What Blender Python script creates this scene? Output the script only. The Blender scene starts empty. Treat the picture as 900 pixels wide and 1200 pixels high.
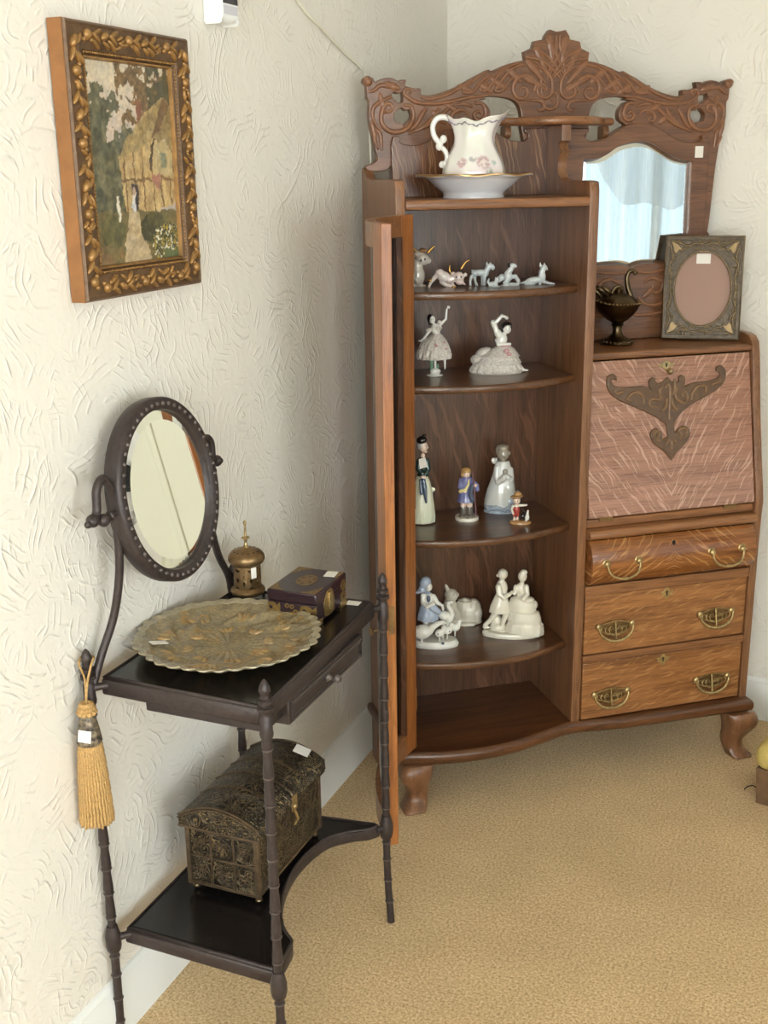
import bpy, bmesh, math, random
import numpy as np
from mathutils import Vector, Matrix, Euler
random.seed(7)
SC = bpy.context.scene
COL = SC.collection
PI = math.pi
sin, cos = math.sin, math.cos

# ------------------------------------------------------------------ camera, world, lights, exposure
cam_d = bpy.data.cameras.new('camera')
cam = bpy.data.objects.new('camera', cam_d)
COL.objects.link(cam)
cam_d.sensor_fit = 'VERTICAL'
cam_d.sensor_height = 24.0
cam_d.lens = 1339.0 / 1200.0 * 24.0
cam_d.clip_start = 0.02
RW = [[0.92436641, 0.09668552, -0.36905101], [0.38124472, -0.26989009, 0.88420122], [-0.01411376, -0.95802466, -0.28633817]]
cam.matrix_world = Matrix(((RW[0][0], -RW[0][1], -RW[0][2], 1.1605), (RW[1][0], -RW[1][1], -RW[1][2], 0.0), (RW[2][0], -RW[2][1], -RW[2][2], 1.55), (0, 0, 0, 1)))
SC.camera = cam

world = bpy.data.worlds.new('world')
SC.world = world
world.use_nodes = True
world.node_tree.nodes['Background'].inputs[0].default_value = (0.75, 0.88, 1.0, 1)
world.node_tree.nodes['Background'].inputs[1].default_value = 1.0

def area(name, loc, target, sx, sy, power, color):
    d = bpy.data.lights.new(name, 'AREA')
    d.shape = 'RECTANGLE'; d.size = sx; d.size_y = sy; d.energy = power; d.color = color
    o = bpy.data.objects.new(name, d); COL.objects.link(o)
    o.location = loc
    o.rotation_euler = (Vector(target) - Vector(loc)).to_track_quat('-Z', 'Y').to_euler()
    return o
area('window_daylight_side', (3.72, 1.85, 1.25), (0, 1.85, 1.15), 1.75, 1.75, 7.5, (0.70, 0.90, 1.0))
area('window_daylight_rear', (1.55, -2.32, 1.40), (1.3, 3, 1.1), 2.1, 1.7, 225, (1.0, 0.98, 0.95))
area('added_side_light', (3.72, -0.85, 1.35), (0, -0.6, 1.15), 1.9, 1.7, 200, (0.98, 0.985, 0.99))  # added out of view: extra light beside the dimmed mirrored window

SC.view_settings.view_transform = 'Standard'
SC.view_settings.look = 'None'
SC.view_settings.gamma = 1.0
SC.view_settings.use_curve_mapping = False
SC.view_settings.exposure = 0.06

# ------------------------------------------------------------------ helpers
class MB:
    def __init__(s): s.v = []; s.f = []
    def add(s, vs, fs):
        o = len(s.v); s.v += [tuple(p) for p in vs]; s.f += [tuple(i + o for i in f) for f in fs]; return s
    def box(s, a, b):
        x0, y0, z0 = a; x1, y1, z1 = b
        return s.add([(x0, y0, z0), (x1, y0, z0), (x1, y1, z0), (x0, y1, z0), (x0, y0, z1), (x1, y0, z1), (x1, y1, z1), (x0, y1, z1)],
                     [(0, 3, 2, 1), (4, 5, 6, 7), (0, 1, 5, 4), (1, 2, 6, 5), (2, 3, 7, 6), (3, 0, 4, 7)])
    def quadloft(s, rings, cap=True, closed=False):
        n = len(rings[0]); vs = [p for r in rings for p in r]; fs = []
        m = len(rings)
        for i in range(m if closed else m - 1):
            a = i * n; b = ((i + 1) % m) * n
            for j in range(n): fs.append((a + j, a + (j + 1) % n, b + (j + 1) % n, b + j))
        if cap and not closed:
            fs.append(tuple(range(n))[::-1]); fs.append(tuple((m - 1) * n + j for j in range(n)))
        return s.add(vs, fs)
    def lathe(s, prof, c=(0, 0, 0), n=32, fn=None, closed=False):
        rings = []
        for r, z in prof:
            ring = []
            for k in range(n):
                a = 2 * PI * k / n
                rr = max(r, 1e-5)
                if fn: rr, zz = fn(rr, z, a)
                else: zz = z
                ring.append((c[0] + rr * cos(a), c[1] + rr * sin(a), c[2] + zz))
            rings.append(ring)
        return s.quadloft(rings, closed=closed)
    def tube(s, pts, r, n=8, closed=False, flat=None):
        P = [Vector(p) for p in pts]; m = len(P)
        R = r if isinstance(r, (list, tuple)) else [r] * m
        if len(R) != m: R = [R[0] + (R[-1] - R[0]) * i / (m - 1) for i in range(m)]
        T = []
        for i in range(m):
            a = P[(i - 1) % m] if (closed or i > 0) else P[i]
            b = P[(i + 1) % m] if (closed or i < m - 1) else P[i]
            t = (b - a); T.append(t.normalized() if t.length > 1e-9 else Vector((0, 0, 1)))
        up = Vector((0, 0, 1)) if abs(T[0].z) < 0.9 else Vector((1, 0, 0))
        nrm = (up - T[0] * up.dot(T[0])).normalized()
        rings = []
        for i in range(m):
            nrm = (nrm - T[i] * nrm.dot(T[i]))
            nrm = nrm.normalized() if nrm.length > 1e-9 else Vector((1, 0, 0))
            bn = T[i].cross(nrm)
            ring = []
            for k in range(n):
                d = nrm * cos(2 * PI * k / n) * R[i] + bn * sin(2 * PI * k / n) * R[i]
                if flat: d = d - Vector(flat[0]) * d.dot(Vector(flat[0])) * (1 - flat[1])
                ring.append(tuple(P[i] + d))
            rings.append(ring)
        return s.quadloft(rings, closed=closed)
    def ball(s, c, r, rot=None, n=12, m=8):
        rx, ry, rz = r if isinstance(r, (tuple, list)) else (r, r, r)
        M = Euler(rot).to_matrix() if rot else None
        rings = []
        for i in range(m + 1):
            th = PI * min(max(i / m, 0.012), 0.988)
            ring = []
            for k in range(n):
                a = 2 * PI * k / n
                p = Vector((rx * sin(th) * cos(a), ry * sin(th) * sin(a), rz * cos(th)))
                if M: p = M @ p
                ring.append((c[0] + p.x, c[1] + p.y, c[2] + p.z))
            rings.append(ring)
        return s.quadloft(rings)
    def caps(s, pts, n=10):
        """chain of tapered rounded limbs: (x,y,z,r) points"""
        P = [Vector(p[:3]) for p in pts]; R = [p[3] for p in pts]
        s.tube(P, R, n)
        for p, r in zip(P, R): s.ball(p, r * 0.99, n=n, m=6)
        return s
    def xf(s, M):
        s.v = [tuple(M @ Vector(p)) for p in s.v]; return s
    def map(s, fn):
        s.v = [tuple(fn(*p)) for p in s.v]; return s

def finish(me, smooth):
    bm = bmesh.new(); bm.from_mesh(me)
    bmesh.ops.recalc_face_normals(bm, faces=bm.faces)
    bm.to_mesh(me); bm.free()
    if smooth:
        for p in me.polygons: p.use_smooth = True
        me.set_sharp_from_angle(angle=math.radians(smooth))

def obj(name, mb, mat, parent=None, smooth=40, bevel=0, label=None):
    me = bpy.data.meshes.new(name)
    me.from_pydata(mb.v, [], mb.f)
    finish(me, smooth)
    me.materials.append(mat)
    o = bpy.data.objects.new(name, me); COL.objects.link(o)
    if parent: o.parent = parent
    if bevel:
        b = o.modifiers.new('bevel', 'BEVEL'); b.width = bevel; b.segments = 2; b.limit_method = 'ANGLE'; b.angle_limit = math.radians(40)
        for p in me.polygons: p.use_smooth = True
        me.set_sharp_from_angle(angle=math.radians(40))
        b.harden_normals = False
    if label: o['label'] = label
    return o

def thing(name, label, cat, loc=(0, 0, 0), rotz=0, group=None):
    o = bpy.data.objects.new(name, None); COL.objects.link(o)
    o.empty_display_size = 0.05
    o.location = loc; o.rotation_euler = (0, 0, rotz)
    o['label'] = label; o['category'] = cat
    if group: o['group'] = group
    return o

def tag(o, label, cat, group=None):
    o['label'] = label; o['category'] = cat
    if group: o['group'] = group
    return o

def struct(o): o['kind'] = 'structure'; return o

def smoothline(P, k=4, closed=False, corner=60):
    """Catmull-Rom through the points, corners sharper than the limit stay"""
    m = len(P); out = []
    P = [tuple(float(c) for c in p) for p in P]
    D = len(P[0])
    def sharp(i):
        if not closed and (i == 0 or i == m - 1): return True
        a, b, c = P[(i - 1) % m], P[i], P[(i + 1) % m]
        u = [b[q] - a[q] for q in range(D)]; w = [c[q] - b[q] for q in range(D)]
        lu = math.sqrt(sum(x * x for x in u)); lw = math.sqrt(sum(x * x for x in w))
        if lu < 1e-9 or lw < 1e-9: return True
        return math.degrees(math.acos(max(-1, min(1, sum(x * y for x, y in zip(u, w)) / lu / lw)))) > corner
    for i in range(m if closed else m - 1):
        p1 = P[i]; p2 = P[(i + 1) % m]
        p0 = p1 if sharp(i) else P[(i - 1) % m]
        p3 = p2 if sharp((i + 1) % m) else P[(i + 2) % m]
        for j in range(k):
            t = j / k
            out.append(tuple(0.5 * (2 * b + (c - a) * t + (2 * a - 5 * b + 4 * c - d) * t * t + (-a + 3 * b - 3 * c + d) * t ** 3) for a, b, c, d in zip(p0, p1, p2, p3)))
    if not closed: out.append(P[-1])
    return out

def plate(outer, holes=(), t0=0.0, t1=0.01, bevel=0.0):
    """2D outline with holes, filled and extruded from t0 to t1 along the third axis -> MB in (x, y, t)"""
    cu = bpy.data.curves.new('c', 'CURVE'); cu.dimensions = '2D'; cu.fill_mode = 'BOTH'
    S_ = 40.0                                   # filled at a larger scale: the fill drops very short edges
    cu.extrude = max((t1 - t0) / 2 - bevel, 1e-5) * S_; cu.bevel_depth = bevel * S_; cu.bevel_resolution = 1
    cu.offset = -bevel * S_
    for poly in [outer] + list(holes):
        sp = cu.splines.new('POLY'); sp.points.add(len(poly) - 1)
        for p, q in zip(sp.points, poly): p.co = (q[0] * S_, q[1] * S_, 0, 1)
        sp.use_cyclic_u = True
    o = bpy.data.objects.new('c', cu); COL.objects.link(o)
    dg = bpy.context.evaluated_depsgraph_get(); dg.update()
    me = bpy.data.meshes.new_from_object(o.evaluated_get(dg))
    mid = (t0 + t1) / 2
    mb = MB(); mb.add([(v.co.x / S_, v.co.y / S_, v.co.z / S_ + mid) for v in me.vertices], [tuple(p.vertices) for p in me.polygons])
    bpy.data.objects.remove(o); bpy.data.meshes.remove(me); bpy.data.curves.remove(cu)
    return mb

def sculpt(name, mb, mat, parent, voxel, smooth_it=2, label=None):
    """union of closed shapes fused into one continuous surface"""
    me = bpy.data.meshes.new(name); me.from_pydata(mb.v, [], mb.f); finish(me, 0)
    o = bpy.data.objects.new(name, me); COL.objects.link(o)
    r = o.modifiers.new('r', 'REMESH'); r.mode = 'VOXEL'; r.voxel_size = voxel; r.use_smooth_shade = True
    if smooth_it:
        q = o.modifiers.new('s', 'SMOOTH'); q.iterations = smooth_it; q.factor = 0.5
    dg = bpy.context.evaluated_depsgraph_get(); dg.update()
    m2 = bpy.data.meshes.new_from_object(o.evaluated_get(dg)); m2.name = name
    o.modifiers.clear(); o.data = m2; bpy.data.meshes.remove(me)
    for p in m2.polygons: p.use_smooth = True
    m2.materials.clear(); m2.materials.append(mat)
    o.parent = parent
    if label: o['label'] = label
    return o

# ------------------------------------------------------------------ materials
def srgb(r, g, b):
    f = lambda c: (c / 255 / 12.92) if c / 255 <= 0.04045 else ((c / 255 + 0.055) / 1.055) ** 2.4
    return (f(r), f(g), f(b), 1)

def newmat(name):
    m = bpy.data.materials.new(name); m.use_nodes = True
    nt = m.node_tree; b = nt.nodes['Principled BSDF']
    return m, nt, b
def nd(nt, t, **kw):
    n = nt.nodes.new(t)
    for k, v in kw.items():
        if hasattr(n, k) and not k.startswith('i_'): setattr(n, k, v)
        else:
            key = k[2:] if k.startswith('i_') else k
            n.inputs[key].default_value = v
    return n
def ramp(nt, fac, stops):
    r = nt.nodes.new('ShaderNodeValToRGB')
    e = r.color_ramp.elements
    while len(e) < len(stops): e.new(0.5)
    for q, (p, c) in zip(e, stops): q.position = p; q.color = c
    nt.links.new(fac, r.inputs[0]); return r.outputs[0]
def mixc(nt, fac, a, b, mode='MIX'):
    m = nt.nodes.new('ShaderNodeMix'); m.data_type = 'RGBA'; m.blend_type = mode
    for s, v in ((m.inputs[0], fac), (m.inputs[6], a), (m.inputs[7], b)):
        if hasattr(v, 'is_linked'): nt.links.new(v, s)
        else: s.default_value = v
    return m.outputs[2]
def bump(nt, b, h, strength, dist):
    n = nt.nodes.new('ShaderNodeBump'); n.inputs['Strength'].default_value = strength; n.inputs['Distance'].default_value = dist
    nt.links.new(h, n.inputs['Height']); nt.links.new(n.outputs[0], b.inputs['Normal'])
def noise(nt, vec, scale, detail=3, rough=0.55, dist=0.0):
    n = nt.nodes.new('ShaderNodeTexNoise'); n.inputs['Scale'].default_value = scale; n.inputs['Detail'].default_value = detail
    n.inputs['Roughness'].default_value = rough; n.inputs['Distortion'].default_value = dist
    if vec is not None: nt.links.new(vec, n.inputs['Vector'])
    return n.outputs['Fac']
def objco(nt): return nt.nodes.new('ShaderNodeTexCoord').outputs['Object']
def mapping(nt, vec, scale=(1, 1, 1), rot=(0, 0, 0), loc=(0, 0, 0)):
    m = nt.nodes.new('ShaderNodeMapping'); m.inputs['Scale'].default_value = scale; m.inputs['Rotation'].default_value = rot; m.inputs['Location'].default_value = loc
    nt.links.new(vec, m.inputs['Vector']); return m.outputs[0]
def math_(nt, op, a, b=0.0):
    m = nt.nodes.new('ShaderNodeMath'); m.operation = op
    for s, v in ((m.inputs[0], a), (m.inputs[1], b)):
        if hasattr(v, 'is_linked'): nt.links.new(v, s)
        else: s.default_value = v
    return m.outputs[0]

def plain(name, col, rough=0.5, metal=0.0, var=0.0, vscale=30, bmp=0.0, bscale=200, coat=0.0, sub=0.0, col2=None):
    m, nt, b = newmat(name)
    b.inputs['Roughness'].default_value = rough; b.inputs['Metallic'].default_value = metal
    b.inputs['Coat Weight'].default_value = coat; b.inputs['Coat Roughness'].default_value = 0.08
    co = objco(nt)
    if var or col2:
        f = noise(nt, co, vscale, 4)
        d = col2 or tuple(c * (1 - var) for c in col[:3]) + (1,)
        c = ramp(nt, f, [(0.35, d), (0.65, col)])
        nt.links.new(c, b.inputs['Base Color'])
    else: b.inputs['Base Color'].default_value = col
    if sub:
        b.inputs['Subsurface Weight'].default_value = sub; b.inputs['Subsurface Radius'].default_value = (0.004, 0.003, 0.002)
    if bmp: bump(nt, b, noise(nt, co, bscale, 4), 1.0, bmp)
    return m

def oak(name, light, dark, axis='z', rough=0.33, fleck=None, fcol=None, coat=0.25, ffac=0.7):
    m, nt, b = newmat(name)
    co = objco(nt)
    sc = {'z': (42, 42, 2.6), 'x': (2.6, 42, 42), 'y': (42, 2.6, 42)}[axis]
    g = noise(nt, mapping(nt, co, sc), 1.0, 6, 0.6, 0.6)
    sc2 = {'z': (330, 330, 14), 'x': (14, 330, 330), 'y': (330, 14, 330)}[axis]
    p = noise(nt, mapping(nt, co, sc2), 1.0, 3, 0.6)
    base = ramp(nt, g, [(0.3, dark), (0.7, light)])
    pore = ramp(nt, p, [(0.36, (0.5, 0.45, 0.42, 1)), (0.5, (1, 1, 1, 1))])
    c = mixc(nt, 0.75, base, pore, 'MULTIPLY')
    if fleck:
        kind, ang, sx, sz = fleck
        sep = nt.nodes.new('ShaderNodeSeparateXYZ'); nt.links.new(co, sep.inputs[0])
        cmb = nt.nodes.new('ShaderNodeCombineXYZ')
        if kind == 'chevron':
            a = math_(nt, 'ABSOLUTE', math_(nt, 'SUBTRACT', sep.outputs[0], 0.716))
            nt.links.new(a, cmb.inputs[0])
        else: nt.links.new(sep.outputs[0], cmb.inputs[0])
        nt.links.new(sep.outputs[2], cmb.inputs[2])
        wob = nt.nodes.new('ShaderNodeVectorMath'); wob.operation = 'ADD'
        nz = nt.nodes.new('ShaderNodeTexNoise'); nz.inputs['Scale'].default_value = 14; nz.inputs['Detail'].default_value = 2
        nt.links.new(cmb.outputs[0], nz.inputs['Vector'])
        sclv = nt.nodes.new('ShaderNodeVectorMath'); sclv.operation = 'SCALE'; sclv.inputs[3].default_value = 0.03
        nt.links.new(nz.outputs['Color'], sclv.inputs[0])
        nt.links.new(cmb.outputs[0], wob.inputs[0]); nt.links.new(sclv.outputs[0], wob.inputs[1])
        rt = mapping(nt, wob.outputs[0], (1, 1, 1), (0, math.radians(ang), 0))
        mp = mapping(nt, rt, (sx, 1, sz))
        f = noise(nt, mp, 1.0, 2, 0.5, 0.3)
        fm = ramp(nt, f, [(0.56, (0, 0, 0, 1)), (0.63, (1, 1, 1, 1))])
        c = mixc(nt, math_(nt, 'MULTIPLY', fm, ffac), c, fcol)
    nt.links.new(c, b.inputs['Base Color'])
    b.inputs['Roughness'].default_value = rough
    b.inputs['Coat Weight'].default_value = coat; b.inputs['Coat Roughness'].default_value = 0.18
    bump(nt, b, p, 0.25, 0.0006)
    return m

def glassmat(name, tint=(0.97, 0.99, 0.98, 1)):
    m, nt, b = newmat(name)
    out = nt.nodes['Material Output']
    tr = nt.nodes.new('ShaderNodeBsdfTransparent'); tr.inputs[0].default_value = tint
    gl = nt.nodes.new('ShaderNodeBsdfGlossy'); gl.inputs['Roughness'].default_value = 0.02
    fr = nt.nodes.new('ShaderNodeFresnel'); fr.inputs[0].default_value = 1.5
    mx = nt.nodes.new('ShaderNodeMixShader')
    nt.links.new(fr.outputs[0], mx.inputs[0]); nt.links.new(tr.outputs[0], mx.inputs[1]); nt.links.new(gl.outputs[0], mx.inputs[2])
    nt.links.new(mx.outputs[0], out.inputs['Surface'])
    return m

M = {}
# wall: comb-swirled plaster relief
def wallmat(name, col):
    m, nt, b = newmat(name)
    co = objco(nt)
    sep = nt.nodes.new('ShaderNodeSeparateXYZ'); nt.links.new(co, sep.inputs[0])
    def vm(op, a, b_=None):
        n = nt.nodes.new('ShaderNodeVectorMath'); n.operation = op
        for s_, v in ((n.inputs[0], a), (n.inputs[1], b_)):
            if v is None: continue
            if hasattr(v, 'is_linked'): nt.links.new(v, s_)
            else: s_.default_value = v
        return n.outputs['Value'] if op in ('LENGTH', 'DISTANCE') else n.outputs[0]
    cmb = nt.nodes.new('ShaderNodeCombineXYZ')
    nt.links.new(math_(nt, 'ADD', sep.outputs[0], sep.outputs[1]), cmb.inputs[0]); nt.links.new(sep.outputs[2], cmb.inputs[1])
    def comb(cells, freq, pw, seed, reach):
        nz = nt.nodes.new('ShaderNodeTexNoise'); nz.inputs['Scale'].default_value = 7; nz.inputs['Detail'].default_value = 2
        p0 = vm('ADD', cmb.outputs[0], (seed, seed * 1.7, 0)); nt.links.new(p0, nz.inputs['Vector'])
        p = vm('ADD', p0, vm('MULTIPLY', vm('SUBTRACT', nz.outputs['Color'], (.5, .5, .5)), (.10, .10, 0)))
        v = nt.nodes.new('ShaderNodeTexVoronoi'); v.voronoi_dimensions = '2D'; v.feature = 'F1'; v.inputs['Scale'].default_value = cells
        nt.links.new(p, v.inputs['Vector'])
        off = vm('MULTIPLY', vm('SUBTRACT', v.outputs['Color'], (.5, .5, .5)), (reach, reach, 0))
        cen = vm('ADD', vm('MULTIPLY', v.outputs['Position'], (1, 1, 0)), off)
        r = vm('DISTANCE', p, cen)
        w = math_(nt, 'ADD', math_(nt, 'MULTIPLY', math_(nt, 'SINE', math_(nt, 'MULTIPLY', r, freq)), .5), .5)
        w = math_(nt, 'POWER', w, pw)
        edge = ramp(nt, v.outputs['Distance'], [(.30, (1, 1, 1, 1)), (.62, (0, 0, 0, 1))])
        brk = ramp(nt, noise(nt, p0, 22, 2), [(.48, (0, 0, 0, 1)), (.62, (1, 1, 1, 1))])
        return math_(nt, 'MULTIPLY', math_(nt, 'MULTIPLY', w, edge), brk)
    h = math_(nt, 'ADD', comb(7.0, 370.0, 6.0, 1.0, .30), comb(5.0, 300.0, 8.0, 5.3, .36))
    h = math_(nt, 'ADD', h, math_(nt, 'MULTIPLY', comb(9.0, 420.0, 6.0, 9.1, .2), .7))
    h = math_(nt, 'ADD', h, math_(nt, 'MULTIPLY', noise(nt, co, 40, 3), 0.5))
    c = ramp(nt, noise(nt, co, 2.0, 2), [(0.3, tuple(x * 0.97 for x in col[:3]) + (1,)), (0.7, col)])
    nt.links.new(c, b.inputs['Base Color'])
    b.inputs['Roughness'].default_value = 0.42
    bump(nt, b, h, 0.55, 0.0030)
    return m
M['wall'] = wallmat('wall_plaster', srgb(235, 228, 217))
M['ceiling'] = plain('ceiling_paint', srgb(236, 233, 222), 0.8)
M['trim'] = plain('trim_white', srgb(234, 233, 228), 0.4)
M['cream_trim'] = plain('cream_door_paint', srgb(226, 222, 200), 0.45)
def carpetmat():
    m, nt, b = newmat('carpet')
    co = objco(nt)
    a = noise(nt, co, 175, 4, 0.85); bb = noise(nt, co, 5, 3)
    c1 = ramp(nt, a, [(0.34, srgb(154, 116, 70)), (0.5, srgb(220, 183, 129)), (0.66, srgb(250, 226, 182))])
    c2 = ramp(nt, bb, [(0.3, (0.86, 0.85, 0.83, 1)), (0.7, (1, 1, 1, 1))])
    nt.links.new(mixc(nt, 1.0, c1, c2, 'MULTIPLY'), b.inputs['Base Color'])
    b.inputs['Roughness'].default_value = 1.0
    b.inputs['Sheen Weight'].default_value = 0.25
    bump(nt, b, a, 0.7, 0.003)
    return m
M['carpet'] = carpetmat()
Lo, Do = srgb(158, 104, 66), srgb(102, 61, 38)
M['oak_v'] = oak('oak_vertical', srgb(146, 101, 68), srgb(104, 68, 44), 'z')
M['oak_h'] = oak('oak_horizontal', srgb(158, 106, 66), srgb(112, 72, 44), 'x')
M['oak_door'] = oak('oak_door', srgb(178, 112, 58), srgb(122, 70, 34), 'z')
M['oak_carved'] = oak('oak_carved', srgb(134, 90, 60), srgb(92, 59, 39), 'x', 0.36, coat=0.3)
M['oak_ridge'] = plain('oak_carved_edge', srgb(138, 92, 62), 0.32, var=0.25, vscale=60, coat=0.3)
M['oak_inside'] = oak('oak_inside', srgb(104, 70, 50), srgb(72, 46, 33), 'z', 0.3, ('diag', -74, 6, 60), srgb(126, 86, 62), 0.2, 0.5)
M['oak_floor'] = oak('oak_case_floor', srgb(112, 70, 40), srgb(70, 40, 22), 'x', 0.28)
M['oak_shelf'] = oak('oak_shelf', srgb(116, 76, 46), srgb(80, 50, 30), 'x', 0.3, coat=0.3)
M['oak_panel'] = oak('oak_back_panel', srgb(120, 78, 52), srgb(86, 53, 36), 'z', 0.3, ('diag', -78, 7, 190), srgb(176, 134, 96), 0.3, 0.6)
M['oak_flap'] = oak('oak_fall_front', srgb(172, 124, 98), srgb(146, 100, 76), 'x', 0.3, ('chevron', 56, 13, 150), srgb(208, 168, 144), 0.5, 0.6)
M['oak_drawer'] = oak('oak_drawer_front', srgb(168, 112, 66), srgb(122, 78, 44), 'x', 0.28, ('diag', 16, 18, 150), srgb(196, 144, 92), 0.35, 0.45)
M['oak_roll'] = oak('oak_rolled_drawer', srgb(164, 102, 52), srgb(110, 62, 28), 'x', 0.2, ('chevron', -38, 12, 170), srgb(202, 146, 86), 0.5, 0.6)
M['oak_orn'] = plain('carved_ornament_brown', srgb(104, 76, 52), 0.42, var=0.3, vscale=80, coat=0.2)
M['oak_orn_hi'] = plain('carved_ornament_ridge', srgb(134, 100, 68), 0.36, var=0.3, vscale=90, coat=0.2)  # ridges coloured paler, putting the highlights of the low relief into the paint
M['brass'] = plain('antique_brass', srgb(198, 172, 122), 0.32, 0.8, 0.4, 120)
M['brass_dark'] = plain('dark_brass', srgb(146, 116, 78), 0.36, 0.7, 0.35, 60)
M['pewter'] = plain('aged_bronze', srgb(104, 88, 66), 0.3, 1.0, 0.35, 50)
M['mirror'] = plain('mirror_silver', (0.93, 0.95, 0.95, 1), 0.015, 1.0)
M['bevelled'] = plain('mirror_bevel', (0.86, 0.88, 0.88, 1), 0.05, 1.0)
M['glass'] = glassmat('clear_glass')
M['iron'] = plain('dark_brown_iron', srgb(66, 56, 54), 0.42, 0.35, 0.3, 90, 0.0006, 160)
M['iron_node'] = plain('pale_iron_ring', srgb(104, 94, 90), 0.4, 0.4, 0.3, 90)  # paler iron for the rings, beading and knob
M['tag'] = plain('paper_tag', srgb(236, 230, 220), 0.7)
M['dark'] = plain('keyhole_dark', srgb(18, 14, 12), 0.6)
def blacktop():
    m, nt, b = newmat('black_scrolled_top')
    co = objco(nt)
    f = noise(nt, co, 16, 2, 0.5, 2.2)
    l = math_(nt, 'ABSOLUTE', math_(nt, 'SINE', math_(nt, 'MULTIPLY', f, 46.0)))
    lm = ramp(nt, l, [(0.0, (1, 1, 1, 1)), (0.22, (0, 0, 0, 1))])
    k = ramp(nt, noise(nt, co, 6, 2), [(0.48, (0, 0, 0, 1)), (0.6, (1, 1, 1, 1))])
    c = mixc(nt, math_(nt, 'MULTIPLY', math_(nt, 'MULTIPLY', lm, k), 0.5), srgb(22, 19, 19), srgb(84, 72, 60))
    nt.links.new(c, b.inputs['Base Color']); b.inputs['Roughness'].default_value = 0.22
    return m
M['blacktop'] = blacktop()
# ------------------------------------------------------------------ the room
def wallbox(name, a, b, mat):
    return struct(obj(name, MB().box(a, b), mat, None, 0))
CEIL = 2.46
RWANG = math.atan2(-0.085, 1.0)
wl = wallbox('wall_left', (-0.12, -2.3, 0), (0, 3.34, CEIL), M['wall'])
def rightwall():
    mb = MB()
    x0, x1 = -0.1, 3.75
    f = lambda x: 3.30 - 0.085 * x
    mb.quadloft([[(x0, f(x0), 0), (x1, f(x1), 0), (x1, f(x1), CEIL), (x0, f(x0), CEIL)], [(x0, f(x0) + .12, 0), (x1, f(x1) + .12, 0), (x1, f(x1) + .12, CEIL), (x0, f(x0) + .12, CEIL)]])
    return struct(obj('wall_right', mb, M['wall'], None, 0))
rightwall()
# wall facing the corner, with a window opening
def wall_with_opening(name, axis, pos, thick, a0, a1, ops, z0, z1):
    mb = MB()
    def bx(p, q, r, s):
        if axis == 'x': mb.box((pos, p, r), (pos + thick, q, s))
        else: mb.box((p, pos, r), (q, pos + thick, s))
    c_ = a0
    for w0, w1 in ops:
        bx(c_, w0, 0, CEIL); bx(w0, w1, 0, z0); bx(w0, w1, z1, CEIL); c_ = w1
    bx(c_, a1, 0, CEIL)
    return struct(obj(name, mb, M['wall'], None, 0))
wall_with_opening('wall_opposite', 'x', 3.6, 0.1, -2.3, 3.34, [(-1.85, 0.15), (0.95, 2.75)], 0.35, 2.15)  # the opening nearer the camera is cut for the added window
wall_with_opening('wall_rear', 'y', -2.3, 0.1, -0.1, 3.75, [(0.5, 2.6)], 0.55, 2.25)
struct(obj('floor', MB().box((-0.12, -2.3, -0.1), (3.75, 3.5, 0)), M['carpet'], None, 0))
struct(obj('ceiling', MB().box((-0.12, -2.3, CEIL), (3.75, 3.5, CEIL + 0.1)), M['ceiling'], None, 0))
def moulding(name, path, prof, mat):
    """profile (d, z) swept along a floor path; d is the distance out from the wall on the path's right"""
    mb = MB(); rings = []
    for i, p in enumerate(path):
        p = Vector(p)
        q = Vector(path[i + 1]) if i < len(path) - 1 else p
        o = Vector(path[i - 1]) if i > 0 else p
        t = (q - o).normalized(); nrm = Vector((t.y, -t.x))
        rings.append([(p.x + nrm.x * d, p.y + nrm.y * d, z) for d, z in prof])
    mb.quadloft(rings)
    return struct(obj(name, mb, mat, None, 30))
BB = [(0, 0), (0.016, 0), (0.016, 0.085), (0.013, 0.092), (0.013, 0.100), (0.009, 0.108), (0.009, 0.116), (0.004, 0.124), (0, 0.126)]
moulding('baseboard_left', [(0.0, -2.3), (0.0, 3.29)], BB, M['trim'])
moulding('baseboard_right', [(0.0, 3.30), (1.24, 3.1946)], BB, M['trim'])
CR = [(0, CEIL - 0.09), (0.01, CEIL - 0.09), (0.02, CEIL - 0.07), (0.06, CEIL - 0.02), (0.07, CEIL - 0.012), (0.07, CEIL), (0, CEIL)]
moulding('trim_1', [(0.0, -2.3), (0.0, 3.29)], CR, M['trim'])
moulding('trim_2', [(0.0, 3.30), (3.6, 2.994)], CR, M['trim'])
# cream door in the right wall, seen only in the small oval mirror
dr = thing('door_1', 'cream panelled door in the right wall', 'door', (1.30, 3.1895, 0), RWANG)
del dr['label'], dr['category']; struct(dr)
db = MB().box((0.09, -0.012, 0), (0.83, 0, 2.0))
obj('door_panel', db, M['cream_trim'], dr, 0)
fb = MB()
for x0, x1, z0, z1 in ((0, .09, 0, 2.08), (.83, .92, 0, 2.08), (.09, .83, 1.99, 2.08)): fb.box((x0, -0.03, z0), (x1, 0, z1))
for x0, x1, z0, z1 in ((.30, .33, 0, 1.99), (.56, .59, 0, 1.99)):
    fb.box((x0, -0.02, z0), (x1, -0.008, z1))
obj('casing', fb, M['cream_trim'], dr, 0, 0.004)

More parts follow.
